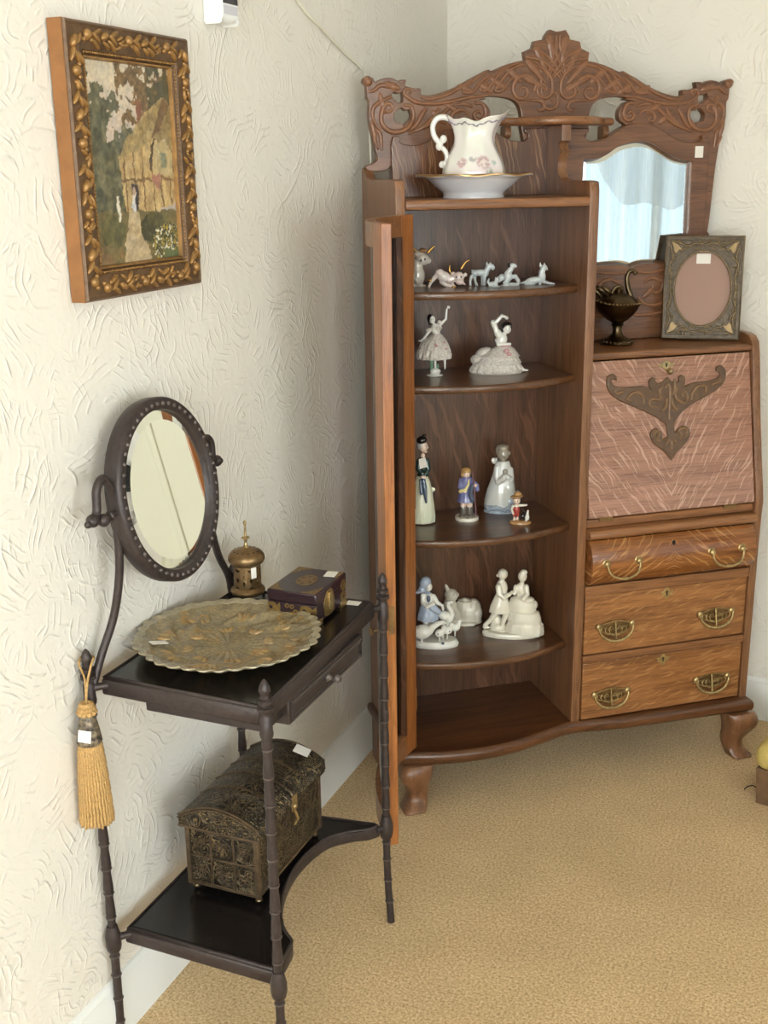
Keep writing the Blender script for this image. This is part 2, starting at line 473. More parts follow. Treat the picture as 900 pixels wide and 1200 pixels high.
# windows with sheer curtains
def sheermat(name, tr):
    m, nt, b = newmat(name)
    out = nt.nodes['Material Output']
    t = nt.nodes.new('ShaderNodeBsdfTransparent'); t.inputs[0].default_value = (0.92, 0.96, 1, 1)
    tl = nt.nodes.new('ShaderNodeBsdfTranslucent'); tl.inputs[0].default_value = (0.86, 0.92, 0.95, 1)
    df = nt.nodes.new('ShaderNodeBsdfDiffuse'); df.inputs[0].default_value = (0.86, 0.9, 0.9, 1)
    a = nt.nodes.new('ShaderNodeMixShader'); a.inputs[0].default_value = 0.5
    nt.links.new(tl.outputs[0], a.inputs[1]); nt.links.new(df.outputs[0], a.inputs[2])
    mx = nt.nodes.new('ShaderNodeMixShader')
    co = objco(nt)
    f = noise(nt, mapping(nt, co, (60, 60, 4)), 1, 2)
    nt.links.new(ramp(nt, f, [(0.3, (tr - .12,) * 3 + (1,)), (0.7, (tr + .12,) * 3 + (1,))]), mx.inputs[0])
    nt.links.new(a.outputs[0], mx.inputs[1]); nt.links.new(t.outputs[0], mx.inputs[2])
    nt.links.new(mx.outputs[0], out.inputs['Surface'])
    return m
M['sheer'] = sheermat('sheer_curtain', 0.5)
M['lace'] = sheermat('lace_valance', 0.3)
def window(name, axis, pos, w0, w1, z0, z1, inward):
    w = bpy.data.objects.new(name, None); COL.objects.link(w); struct(w)
    mid = (w0 + w1) / 2
    w.location = (pos, mid, z0) if axis == 'x' else (mid, pos, z0)
    if axis == 'x': w.rotation_euler = (0, 0, PI / 2)
    hw = (w1 - w0) / 2; H = z1 - z0
    fr = MB()
    for x0, x1, a, b in ((-hw, -hw + .05, 0, H), (hw - .05, hw, 0, H), (-hw + .05, hw - .05, 0, .05), (-hw + .05, hw - .05, H - .05, H), (-.02, .02, .05, H - .05)):
        fr.box((x0, -0.03, a), (x1, 0.03, b))
    obj('window_frame', fr, M['trim'], w, 0, 0.004)
    obj('pane', MB().box((-hw + .04, -0.003, .04), (hw - .04, 0.003, H - .04)), M['glass'], w, 0)
    return w
window('window_1', 'x', 3.655, 0.95, 2.75, 0.35, 2.15, -1)
window('window_added', 'x', 3.655, -1.85, 0.15, 0.35, 2.15, -1)  # unseen window, added to let in more light from the right
window('window_2', 'y', -2.255, 0.5, 2.6, 0.55, 2.25, 1)
def curtain(x, y0, y1, z0, z1f, amp, n, mat, name, label, cat, axis='x', ph=0.0):
    mb = MB(); rows = []
    K = n * 8
    for j in range(9):
        row = []
        for i in range(K + 1):
            t = i / K; yy = y0 + (y1 - y0) * t
            zb = z0(t) if callable(z0) else z0
            z = zb + (z1f - zb) * j / 8
            d = amp * (sin(2 * PI * n * t + ph) + 0.4 * sin(2 * PI * n * 0.37 * t + 1.3))
            row.append((x + d, yy, z) if axis == 'x' else (yy, x + d, z))
        rows.append(row)
    vs = [p for r in rows for p in r]; W_ = K + 1
    fs = [(a * W_ + b, a * W_ + b + 1, (a + 1) * W_ + b + 1, (a + 1) * W_ + b) for a in range(8) for b in range(K)]
    mb.add(vs, fs)
    return tag(obj(name, mb, mat, None, 180), label, cat)
curtain(3.53, 0.85, 2.85, 0.12, 2.2, 0.018, 22, M['sheer'], 'sheer_curtain', 'white sheer curtain at the window reflected in the bookcase mirror', 'curtain')
curtain(3.48, 0.85, 2.85, lambda t: 1.62 - 0.28 * abs(sin(2.5 * PI * t + .6)) + 0.03 * sin(40 * t), 2.2, 0.012, 15, M['lace'], 'lace_valance', 'scalloped lace valance over the sheer curtain reflected in the bookcase mirror', 'valance')
curtain(3.53, -1.95, 0.25, 0.12, 2.2, 0.018, 24, M['sheer'], 'sheer_curtain', 'white sheer curtain on the added unseen window right of the camera', 'curtain', 'x', 0.4)
curtain(-2.14, 0.4, 2.7, 0.3, 2.3, 0.018, 26, M['sheer'], 'sheer_curtain', 'white sheer curtain on the window behind the camera', 'curtain', 'y', 0.7)

# ------------------------------------------------------------------ the oak secretary bookcase, set across the corner
CA = math.atan2(0.62524266, 0.78043041)
CO = Vector((0.030, 2.600, 0.0))
cab = thing('secretary_bookcase', 'tall carved oak side-by-side bookcase and drop-front desk across the corner', 'bookcase', CO, CA)
CM = Matrix.Translation(CO) @ Matrix.Rotation(CA, 4, 'Z')
def LW(u, w, z): return CM @ Vector((u, -w, z))       # cabinet (width, depth towards the room, height) -> room
UWZ = lambda mb: mb.map(lambda x, y, t: (x, -t, y))   # plate drawn in (u, z), thickness towards the room
WZU = lambda mb: mb.map(lambda x, y, t: (t, -x, y))   # plate drawn in (w, z), thickness along u
UWT = lambda mb: mb.map(lambda x, y, t: (x, -y, t))   # plate drawn in (u, w), thickness up
def cbox(u0, u1, w0, w1, z0, z1): return MB().box((u0, -w1, z0), (u1, -w0, z1))

lp = [(0, 0), (.045, 0), (.05, .05), (.062, .10), (.09, .135), (.275, .135), (.278, .2), (.278, 1.505), (.272, 1.527), (.262, 1.531), (.085, 1.530), (.07, 1.531), (.045, 1.535), (.02, 1.552), (0, 1.556)]
obj('side_panel', WZU(plate(lp, t0=0, t1=.022, bevel=.0025)), M['oak_v'], cab)
pp = [(0, .16), (.279, .16), (.281, .3), (.281, 1.485)] + smoothline([(.281, 1.49), (.278, 1.51), (.262, 1.521), (.14, 1.522), (.112, 1.532), (.102, 1.56), (.116, 1.588), (.103, 1.607)], 4) + [(.12, 1.612), (.12, 1.648), (0, 1.648)]
obj('centre_panel', WZU(plate(pp, t0=.461, t1=.485, bevel=.002)), M['oak_v'], cab)
rp = [(0, .16), (.288, .16), (.289, .597), (.291, .68), (.294, .72), (.288, .755), (.272, .83), (.251, .942), (.228, 1.090), (.220, 1.122), (.205, 1.136), (.182, 1.141), (.0, 1.141)]
obj('side_panel', WZU(plate(rp, t0=.955, t1=.977, bevel=.003)), M['oak_v'], cab)
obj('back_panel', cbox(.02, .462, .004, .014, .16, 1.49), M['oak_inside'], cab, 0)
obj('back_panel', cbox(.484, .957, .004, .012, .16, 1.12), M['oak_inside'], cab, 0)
# bow-fronted base
bowpts = smoothline([(-.012, .312), (.03, .322), (.091, .339), (.177, .348), (.271, .341), (.36, .318), (.43, .296), (.48, .289), (.54, .297), (.62, .306)], 4) + [(.985, .314)]
base = [(-.012, 0)] + bowpts + [(.985, 0)]
obj('base', UWT(plate(base, t0=.133, t1=.167, bevel=.011)), M['oak_floor'], cab, 50)
tb = [(.02, .01)] + [(.022, .283), (.461, .283)] + [(.461, .01)]
obj('top_board', UWT(plate(tb, t0=1.465, t1=1.487, bevel=.006)), M['oak_h'], cab)
for z in (1.285, 1.070, .695, .375):
    arc = [(.021 + .441 * t, .232 + .056 * 4 * t * (1 - t)) for t in [i / 20 for i in range(21)]]
    obj('shelf', UWT(plate([(.021, .012)] + arc + [(.462, .012)], t0=z - .018, t1=z, bevel=.005)), M['oak_shelf'], cab, 50)
# feet
def foot(su, sw, u, w):
    secs = [(.133, .0, .040), (.12, .006, .041), (.10, .009, .039), (.075, .004, .031), (.05, -.003, .025), (.03, -.002, .0235), (.016, .005, .026), (.005, .012, .029), (0, .012, .028)]
    rings = []
    for z, off, h in smoothline(secs, 3):
        cx = u + su * off; cy = w + sw * off; c = h * .28
        pts = [(h, h - c), (h - c, h), (-h + c, h), (-h, h - c), (-h, -h + c), (-h + c, -h), (h - c, -h), (h, -h + c)]
        rings.append([(cx + a, -(cy + b), z) for a, b in pts])
    return MB().quadloft(rings)
obj('foot', foot(-1, 1, .035, .285), M['oak_v'], cab, 50)
obj('foot', foot(1, 1, .948, .285), M['oak_v'], cab, 50)
obj('foot', foot(1, -1, .935, .045), M['oak_v'], cab, 50)

# carved crest
CREST_TOP=[(-6,1860),(9,1864),(20,1867),(30,1854),(32,1846),(59,1841),(63,1826),(85,1817),(81,1798),(102,1795),(135,1786),(167,1774),(177,1776),(195,1768),(214,1759),(244,1744),(270,1732),(300,1723),(327,1718),(345,1720),(345,1732),(352,1734),(359,1733),(378,1737),(384,1739),(381,1752),(395,1752),(399,1748),(414,1755),(429,1756),(445,1752),(456,1745),(461,1755),(474,1759),(483,1755),(486,1747),(478,1738),(477,1727),(476,1712),(471,1703),(472,1677),(470,1652),(464,1626),(457,1593)]
CREST_LOW=[(90,1649),(89,1667),(91,1679),(97,1695),(110,1707),(133,1713),(166,1716),(189,1713),(180,1710),(198,1708),(209,1705),(196,1705),(184,1701),(174,1690),(170,1677),(173,1663),(183,1655),(190,1651)]
HOLE1=[(391,1726),(401,1721),(411,1725),(416,1720),(414,1711),(406,1706),(403,1702),(391,1702),(389,1712)]
HOLE2=[(374,1687),(383,1684),(392,1690),(400,1687),(411,1676),(410,1664),(406,1658),(398,1657),(391,1653),(390,1649),(380,1658),(370,1669),(370,1679)]
ARCH=[(68,1643),(74,1643),(85,1642),(84,1633),(75,1629),(74,1621),(85,1614),(96,1613),(119,1616),(142,1625),(165,1639),(183,1648),(198,1652),(231,1654),(268,1646),(306,1626),(337,1612),(364,1606),(390,1609),(402,1614),(398,1622),(404,1626),(413,1627),(419,1622),(422,1606)]
GLASS=[(561,1569),(595,1570),(622,1579),(655,1599),(688,1608),(719,1611),(751,1604),(786,1586),(815,1571),(840,1564),(862,1562)]
GLASS_BOT=[(609,1308),(646,1310),(676,1309),(703,1305),(707,1304),(726,1308),(753,1310),(796,1309)]
RIDGES=[([(81,1805),(43,1798),(12,1779),(-14,1752)],6),([(62,1824),(33,1812),(3,1784),(-18,1753)],6),([(32,1844),(15,1827),(-5,1796),(-22,1757)],6),([(-5,1855),(-5,1830),(-15,1800),(-25,1757)],6),([(79,1791),(61,1787),(35,1779),(17,1761),(11,1742),(14,1722),(28,1713),(46,1719),(50,1734),(38,1744),(25,1736),(31,1727)],7),([(59,1727),(54,1742),(63,1758),(85,1764),(106,1754),(114,1735),(105,1715),(87,1711),(75,1723),(82,1736),(95,1734),(93,1724)],7),([(83,1707),(51,1707),(35,1701),(31,1689),(43,1683),(50,1690)],6),([(61,1789),(102,1785),(131,1766),(155,1735),(159,1728),(143,1728),(127,1746),(103,1768)],6),([(102,1792),(140,1774),(169,1743),(181,1730),(197,1729),(192,1739),(168,1762),(130,1784)],6),([(177,1763),(196,1747),(217,1726),(242,1726),(233,1736),(207,1755),(180,1772)],6),([(218,1753),(252,1733),(286,1718),(327,1709),(346,1714)],6),([(179,1718),(216,1715),(253,1708),(290,1701),(328,1699),(358,1703),(379,1714),(388,1725),(381,1733),(369,1729),(374,1720)],7),([(210,1700),(195,1701),(185,1690),(183,1674),(193,1662),(208,1665),(212,1676),(201,1682),(194,1676)],8),([(226,1673),(236,1684),(251,1685),(266,1677),(270,1665),(262,1658),(253,1663),(257,1670)],7),([(217,1693),(235,1699),(256,1697)],6),([(263,1702),(292,1676),(323,1654),(354,1641),(378,1633)],7),([(300,1690),(312,1671),(339,1649),(366,1638)],7),([(332,1690),(343,1676),(357,1653),(371,1642)],8),([(388,1696),(371,1694),(364,1677),(368,1658),(384,1642),(408,1636),(430,1642),(444,1661),(440,1687),(430,1699),(418,1697),(417,1687),(427,1680),(432,1687)],8),([(417,1715),(441,1706),(460,1693),(465,1677),(459,1658),(442,1636)],7),([(409,1744),(423,1737),(444,1740),(460,1728),(473,1724)],7),([(472,1747),(475,1754),(482,1752),(480,1746)],8),([(461,1645),(447,1632),(445,1613),(443,1594)],7),([(462,1623),(451,1597)],6)]
HOOK=[(-45,1780),(-40,1742),(-39,1711),(-30,1692),(-12,1687),(3,1698),(3,1718),(-9,1724),(-17,1715),(-8,1705)]
ORN_R=[(717,337),(725,327),(737,322),(747,325),(745,333),(753,340),(763,335),(764,321),(761,311),(792,319),(827,320),(853,325),(863,333),(861,340),(852,343),(854,354),(865,358),(877,348),(880,331),(872,312),(852,296),(816,279),(781,265),(751,246),(733,226),(728,215),(730,198),(745,210),(758,213),(770,203),(771,189),(762,171),(738,152),(724,136),(717,129)]
ORN_L=[(714,337),(704,328),(691,323),(680,329),(683,335),(675,339),(665,332),(663,320),(669,308),(649,319),(615,319),(586,319),(566,326),(562,337),(567,340),(577,336),(576,347),(566,354),(553,349),(549,329),(557,308),(577,290),(613,272),(646,257),(678,240),(699,225),(707,217),(710,190),(694,182),(693,203),(679,213),(666,207),(661,194),(671,174),(695,155),(711,137),(717,129)]
ORN_RIDGES=[[(707,311),(714,320),(720,310),(719,291),(715,254),(715,231)],[(723,284),(726,265),(738,252)],[(710,285),(705,262),(692,254)],[(741,309),(734,294),(739,279),(756,270),(767,281),(764,296),(751,293),(754,285)],[(688,309),(693,293),(687,282),(668,285),(661,277),(667,265),(682,266)],[(778,276),(783,295),(800,309),(818,308),(821,294),(813,291)],[(646,274),(645,293),(627,305),(610,299),(601,288),(612,285)],[(835,310),(857,315),(861,322)],[(594,309),(573,305),(568,314)],[(744,191),(740,203),(751,208),(761,201),(759,188),(743,180)],[(678,185),(685,196),(679,204),(670,197),(674,185),(688,180)],[(718,178),(717,155)],[(724,181),(732,173)],[(711,182),(700,168)],[(733,332),(734,309),(727,291)],[(699,315),(690,301),(697,282)]]
ESC=[(716,368)]
KNOB=[(723,353)]
UCC = .4875
def both(path): return [(-x, z) for x, z in reversed(path)] + list(path)
def ab(path): return [(UCC + x / 1000, z / 1000) for x, z in path]
topR = smoothline(CREST_TOP, 3, corner=38)
stR = smoothline([(457, 1593), (452, 1550), (448, 1490), (444, 1420), (440, 1385)], 3) + [(446, 1379), (447, 1369), (440, 1364), (428, 1366), (424, 1380), (424, 1450), (424, 1560)]
stL = [(x, z) for x, z in smoothline([(457, 1593), (453, 1580), (456, 1572), (468, 1565), (480, 1562), (483, 1556), (478, 1550), (462, 1548), (440, 1549), (424, 1556), (418, 1575)], 3)]
outline = [(-x, z) for x, z in reversed(topR + stL)][:-1] + topR + stR
outline = outline + [(410, 1572), (0, 1572), (-410, 1578)]
lowR = smoothline(CREST_LOW, 3, corner=50)
opR = lowR + [(172, 1606), (96, 1600), (80, 1606)]
holes = [opR, [(-x, z) for x, z in opR]]
for h in (HOLE1, HOLE2):
    hh = smoothline(h, 3, True); holes += [hh, [(-x, z) for x, z in hh]]
crest = obj('crest', UWZ(plate(ab(outline), [ab(h) for h in holes], .0, .024, .002)), M['oak_carved'], cab)
def ridge(path, r0, w, taper=True, mapf=None, depth=.55, k=3):
    pts = smoothline(path, k, corner=170)
    n = len(pts)
    rr = [r0 * (0.55 + 0.45 * sin(PI * min(1, (i + .6) / n * 1.15))) if taper else r0 for i in range(n)]
    return pts, rr
cv = MB()
def add_ridge(mb, path_uz, r0, w):
    pts, rr = ridge(path_uz, r0, w)
    mb.tube([(u, -w, z) for u, z in pts], rr, 8, flat=((0, 1, 0), .9))
for path, wd in RIDGES:
    for sg in (1, -1):
        add_ridge(cv, [(UCC + sg * x / 1000, z / 1000) for x, z in path], wd * .00075, .0242)
add_ridge(cv, ab(HOOK), .0046, .0238)
for sg in (1, -1):                       # raised leaf flames, shell lobes and corner roses
    for x, z, a, b, t in ((150, 1745, .010, .026, 58), (185, 1736, .009, .024, 58), (112, 1765, .010, .03, 52), (232, 1732, .008, .024, 66), (268, 1690, .008, .026, 60), (300, 1668, .009, .026, 50), (462, 1640, .007, .026, 12), (415, 1738, .009, .022, 70), (440, 1700, .008, .026, 15)):
        cv.ball((UCC + sg * x / 1000, -.022, z / 1000), (a, .006, b), (0, sg * math.radians(t), 0))
    cv.ball((UCC + sg * .474, -.02, 1.748), (.012, .012, .012))
    for ang in (9, 27, 44, 61):
        a = math.radians(ang)
        rl = {9: .143, 27: .130, 44: .120, 61: .108}[ang]
        for rr_, ww, hl_ in ((rl - .026, .0105, .024), (rl - .045, .008, .036)):
            cv.ball((UCC + sg * sin(a) * rr_, -.0225, 1.716 + cos(a) * rr_), (ww, .0055, hl_), (0, sg * a, 0))
obj('carving', cv, M['oak_ridge'], crest, 60)
# small bracket shelf on the crest
bs = [(.333, .0)] + smoothline([(.333, .03), (.352, .045), (.372, .058), (.40, .095), (.44, .122), (.4875, .13), (.535, .122), (.575, .095), (.603, .058), (.623, .045), (.642, .03)], 3) + [(.642, 0)]
obj('bracket_shelf', UWT(plate(bs, t0=1.649, t1=1.667, bevel=.006)), M['oak_h'], cab, 50)
brk = [(0, 1.59), (.004, 1.59)] + smoothline([(.012, 1.596), (.022, 1.606), (.018, 1.618), (.03, 1.622), (.036, 1.632), (.03, 1.648)], 3) + [(0, 1.648)]
for u in (.352, .612): obj('bracket', WZU(plate(brk, t0=u, t1=u + .016, bevel=.002)), M['oak_v'], cab)
# arched boards either side: panel behind the jug, mirror frame on the right
arch = smoothline(ARCH, 3, corner=48)
aR = ab(arch)
pl = [(UCC - x / 1000, z / 1000) for x, z in arch]
obj('arched_panel', UWZ(plate([(.476, 1.644)] + pl + [(.068, 1.487), (.476, 1.487)], t0=.006, t1=.033, bevel=.002)), M['oak_panel'], cab)
gl = smoothline([(u / 1000, z / 1000) for u, z in GLASS], 3, corner=60)
gb = [(.865, 1.312)] + smoothline([(.83, 1.306), (.796, 1.309), (.753, 1.311), (.726, 1.309), (.704, 1.303), (.682, 1.309), (.655, 1.311), (.612, 1.309), (.56, 1.306)], 3, corner=20) + [(.554, 1.312)]
gl = gl + gb
mf = obj('mirror_frame', UWZ(plate([(.486, 1.644)] + aR + [(.912, 1.118), (.486, 1.118)], [gl], t0=.006, t1=.038, bevel=.003)), M['oak_carved'], cab)
def shrink(poly, d, c): return [(x + (c[0] - x) * d, y + (c[1] - y) * d) for x, y in poly]
gc = (.711, 1.44)
g0 = shrink(gl, -.03, gc); g1 = shrink(gl, .075, gc)
mg = MB(); n_ = len(g0)
mg.add([(u, -.026, z) for u, z in shrink(gl, .07, gc)], [tuple(range(n_))])
gob = obj('mirror_glass', mg, M['mirror'], mf, 0)
mg = MB(); mg.add([(u, -.0225, z) for u, z in g0] + [(u, -.0262, z) for u, z in g1], [(i, (i + 1) % n_, n_ + (i + 1) % n_, n_ + i) for i in range(n_)])
obj('bevelled_edge', mg, M['bevelled'], gob, 0)
cb = MB()
for sg in (1, -1):
    for path, r in (([(.0, 1.302), (.02, 1.29), (.06, 1.288), (.10, 1.293), (.14, 1.285)], .004),
                    ([(.035, 1.262), (.06, 1.274), (.09, 1.262), (.085, 1.238), (.062, 1.238), (.064, 1.254)], .006),
                    ([(.02, 1.225), (.05, 1.205), (.10, 1.21), (.14, 1.24), (.16, 1.272), (.135, 1.285), (.112, 1.268), (.122, 1.25)], .006),
                    ([(.01, 1.18), (.08, 1.182), (.15, 1.21), (.19, 1.26), (.20, 1.285)], .006)):
        add_ridge(cb, [(.706 + sg * u, z) for u, z in path], r, .0375)
    for x, z, t in ((.05, 1.236, 50), (.105, 1.235, 20), (.15, 1.245, 10)):
        cb.ball((.706 + sg * x, -.037, z), (.008, .006, .022), (0, sg * math.radians(t), 0))
obj('carving', cb, M['oak_ridge'], mf, 60)
obj('price_tag', MB().box((.868, -.0395, 1.570), (.891, -.0384, 1.598)), M['tag'], cab, 0, label='small pinkish white paper tag stuck on the mirror frame')

# desk side
dt = [(.485, .012), (.485, .219), (.955, .219), (.955, .012)]
obj('desk_top', UWT(plate(dt, t0=1.099, t1=1.117, bevel=.005)), M['oak_h'], cab, 50)
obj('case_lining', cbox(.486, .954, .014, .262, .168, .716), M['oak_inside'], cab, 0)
FS = Vector((0, .075 / .3903, .383 / .3903)); FN = Vector((0, -.383 / .3903, .075 / .3903))   # slope up / outward normal in cabinet axes
def onflap(u, s, nn=0.0):
    return (u, -.287 + FS.y * s + FN.y * nn, .717 + FS.z * s + FN.z * nn)
flap = obj('fall_front', plate([(.4875, .002), (.9535, .002), (.9535, .386), (.4875, .386)], t0=-.016, t1=.002, bevel=.002).map(lambda x, y, t: onflap(x, y, t)), M['oak_flap'], cab)
oR = [(x / 1000, y / 1000) for x, y in ORN_R]; oL = [(x / 1000, y / 1000) for x, y in ORN_L]
oo = smoothline(oR + oL[::-1][1:-1], 3, True, corner=50)
orn = obj('carved_ornament', plate(oo, t0=.001, t1=.009, bevel=.0025).map(lambda x, y, t: onflap(x, y, t)), M['oak_orn'], flap)
ro = MB()
def flap_ridge(mb, path, r, h):
    pts, rr = ridge([(x / 1000, y / 1000) for x, y in path], r, 0)
    mb.tube([onflap(u, s, h) for u, s in pts], rr, 7)
for p_ in ORN_RIDGES: flap_ridge(ro, p_, .0044, .0092)
obj('raised_scroll', ro, M['oak_orn_hi'], orn, 60)
def esc(parent, fn, s=1.0):
    o_ = [(-.020, .006), (-.015, .000), (-.017, -.006), (-.008, -.006), (-.006, -.012), (0, -.016), (.006, -.012), (.008, -.006), (.017, -.006), (.015, 0), (.020, .006), (.009, .007), (.006, .013), (0, .016), (-.006, .013), (-.009, .007)]
    o_ = smoothline([(a * s, b * s) for a, b in o_], 2, True)
    e = obj('escutcheon', plate(o_, t0=-.0005, t1=.0015, bevel=.0005).map(fn), M['brass'], parent)
    k = MB()
    k.add(*(lambda pm: (pm.v, pm.f))(plate([(.0028 * s * cos(a), .004 * s + .0028 * s * sin(a)) for a in [2 * PI * i / 10 for i in range(10)]], t0=.0012, t1=.0021)))
    k.box((-.0014 * s, -.006 * s, .0012), (.0014 * s, .004 * s, .0021))
    obj('keyhole', k.map(fn), M['dark'], e, 0)
    return e
esc(flap, lambda x, y, t: onflap(.716 + x * 1.25, .366 + y * .7, t + .002))
kb = MB().lathe([(0, .016), (.004, .0165), (.0075, .013), (.008, .009), (.006, .005), (.003, .003), (.003, 0)], n=16)
obj('knob', kb.map(lambda x, y, z: onflap(.720 + x, .350 + y, z + .002)), M['brass'], flap)
for u in (.533, .883): obj('hinge', MB().box((u - .018, -.289, .709), (u + .018, -.283, .720)), M['brass_dark'], cab, 0, .001)
for z0, z1, w1, w in ((.692, .714, .281, .006), (.514, .540, .287, .003), (.330, .350, .287, .003)):
    obj('rail', cbox(.485, .955, .2, w1, z0, z1), M['oak_h'], cab, 0, w * .6)
nose = [(.2, .665), (.293, .665), (.301, .669), (.304, .677), (.301, .685), (.293, .690), (.2, .690)]
obj('rail', WZU(plate(nose, t0=.485, t1=.957, bevel=.001)), M['oak_h'], cab, 50)
# drawers
def ornate_handle(parent, u, z, w):
    h = MB()
    tr = lambda x, y, d: (u + x, -(w + d), z + y)
    h.tube([tr(x, .016 - .012 * ((x / .048) ** 2) + .004, .003) for x in [i / 10 * .046 for i in range(-10, 11)]], .0022, 6)
    h.tube([tr(.048 * cos(a), .006 + .036 * sin(a), .010 + .006 * -sin(a)) for a in [PI + PI * i / 20 for i in range(21)]], [.0022 + .0022 * sin(PI * i / 20) for i in range(21)], 8)
    h.tube([tr(0, .018, .003), tr(0, -.028, .012)], .0025, 6)
    for sg in (1, -1):
        h.lathe([(0, .011), (.004, .010), (.0065, .006), (.0085, .002), (.0085, -.001)], n=14) if False else None
        h.ball(tr(sg * .047, .008, .004), (.0085, .006, .010))
        for q in range(3):
            s0 = .010 + q * .011
            h.tube([tr(sg * a, b, c) for a, b, c in smoothline([(.003, -.018 + q * .002, .008), (s0 + .004, -.014 + q * .004, .009), (s0 + .009, -.001 + q * .002, .007), (s0 + .002, .006, .005), (.004 + q * .006, -.003, .006)], 3, corner=170)], .0014, 6)
    pb = obj('handle', h, M['brass'], parent, 60)
    bpl = smoothline([(-.046, .015), (-.02, .019), (0, .022), (.02, .019), (.046, .015), (.044, -.004), (.03, -.020), (.01, -.028), (-.01, -.028), (-.03, -.020), (-.044, -.004)], 2, True)
    obj('back_plate', UWZ(plate([(u + x * .9, z + y * .9) for x, y in bpl], t0=w - .0005, t1=w + .001)), M['brass_dark'], pb)
    return pb
prof = [(.25, .5425)] + smoothline([(.283, .5425), (.297, .550), (.309, .567), (.314, .590), (.312, .618), (.303, .643), (.288, .6605)], 4) + [(.25, .6605)]
d1 = obj('drawer', WZU(plate(prof, t0=.489, t1=.9535, bevel=.001)), M['oak_roll'], cab, 30)
def bail(parent, u, z, w):
    h = MB()
    tr = lambda x, y, d: (u + x, -(w + d), z + y)
    h.tube([tr(a, b, c) for a, b, c in smoothline([(-.044, .016, .010), (-.043, .004, .012), (-.034, -.010, .016), (-.015, -.018, .019), (0, -.019, .020), (.015, -.018, .019), (.034, -.010, .016), (.043, .004, .012), (.044, .016, .010)], 3, corner=170)], .003, 8)
    h.ball(tr(0, -.019, .020), (.012, .0045, .0042))
    hb = obj('handle', h, M['brass'], parent, 60)
    for sg in (1, -1):
        r = MB().ball(tr(sg * .044, .018, .004), (.009, .008, .009))
        r.ball(tr(sg * .044, .018, .0), (.012, .004, .012))
        obj('rosette', r, M['brass'], hb, 60)
bail(d1, .571, .588, .312); bail(d1, .866, .588, .312)
kh = MB().ball((.716, -.3055, .641), (.0045, .003, .0055)); kh.box((.714, -.3075, .628), (.718, -.303, .641))
obj('keyhole', kh, M['dark'], d1)
for z0, z1, hl, hz_, kz in ((.3525, .5125, ((.573, .418), (.864, .417)), 0, .4955), (.1695, .3275, ((.569, .230), (.866, .229)), 0, .310)):
    d = obj('drawer', cbox(.488, .9535, .25, .283, z0, z1), M['oak_drawer'], cab, 0, .002)
    for u, z in hl: ornate_handle(d, u, z, .283)
    esc(d, lambda x, y, t, kz=kz: (.718 + x, -(.283 + t), kz + y))

# the open bow-fronted glass door
DANG = math.radians(113); DCH = .430; DB = .052
hx = Vector((.036, .292))
cx = Vector((cos(DANG), sin(DANG))); nx = Vector((-sin(DANG), cos(DANG)))
door = bpy.data.objects.new('door', None); COL.objects.link(door); door.parent = cab
def dpt(t, off, z):
    p = hx + cx * (DCH * t) + nx * (DB * 4 * t * (1 - t)); tang = (cx * DCH + nx * DB * 4 * (1 - 2 * t)).normalized()
    nn = Vector((-tang.y, tang.x)); p = p + nn * off
    return (p.x, -p.y, z)
def dstrip(t0, t1, o0, o1, z0, z1, n=8):
    rings = [[dpt(t0 + (t1 - t0) * i / n, o0, z0), dpt(t0 + (t1 - t0) * i / n, o1, z0), dpt(t0 + (t1 - t0) * i / n, o1, z1), dpt(t0 + (t1 - t0) * i / n, o0, z1)] for i in range(n + 1)]
    return MB().quadloft(rings)
Z0, Z1 = .170, 1.458
obj('stile', dstrip(0, .115, 0, .021, Z0, Z1, 4), M['oak_door'], door, 0, .0015)
obj('stile', dstrip(.885, 1, 0, .021, Z0, Z1, 4), M['oak_door'], door, 0, .0015)
obj('rail', dstrip(.115, .885, .0, .021, Z0, Z0 + .058, 16), M['oak_h'], door, 40)
obj('rail', dstrip(.115, .885, .0, .021, Z1 - .045, Z1, 16), M['oak_h'], door, 40)
obj('glass_pane', dstrip(.105, .895, .009, .0115, Z0 + .05, Z1 - .04, 20), M['glass'], door, 40)
bead = MB()
for a in (dstrip(.115, .13, -.003, .009, Z0 + .058, Z1 - .045, 2), dstrip(.87, .885, -.003, .009, Z0 + .058, Z1 - .045, 2)): bead.add(a.v, a.f)
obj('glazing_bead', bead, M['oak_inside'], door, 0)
lk = dstrip(.99, 1.003, .004, .016, .655, .715, 1)
obj('lock_plate', lk, M['brass_dark'], door, 0)
ky = MB(); a_ = Vector(dpt(.94, .021, .655)); b_ = Vector(dpt(.94, .045, .655))
ky.tube([a_, b_], .0028, 8); ky.ball(tuple(b_), (.004, .010, .009))
obj('key', ky, M['brass_dark'], door, 60)
es = MB(); es.tube([dpt(.94, .0215, .615), dpt(.94, .0215, .640)], [.004, .006], 8)
obj('escutcheon', es, M['brass_dark'], door, 60)
for z in (.30, .82, 1.36):
    h = MB(); h.tube([dpt(-.004, .004, z - .03), dpt(-.004, .004, z + .03)], .004, 8)
    obj('hinge', h, M['brass_dark'], door, 60)
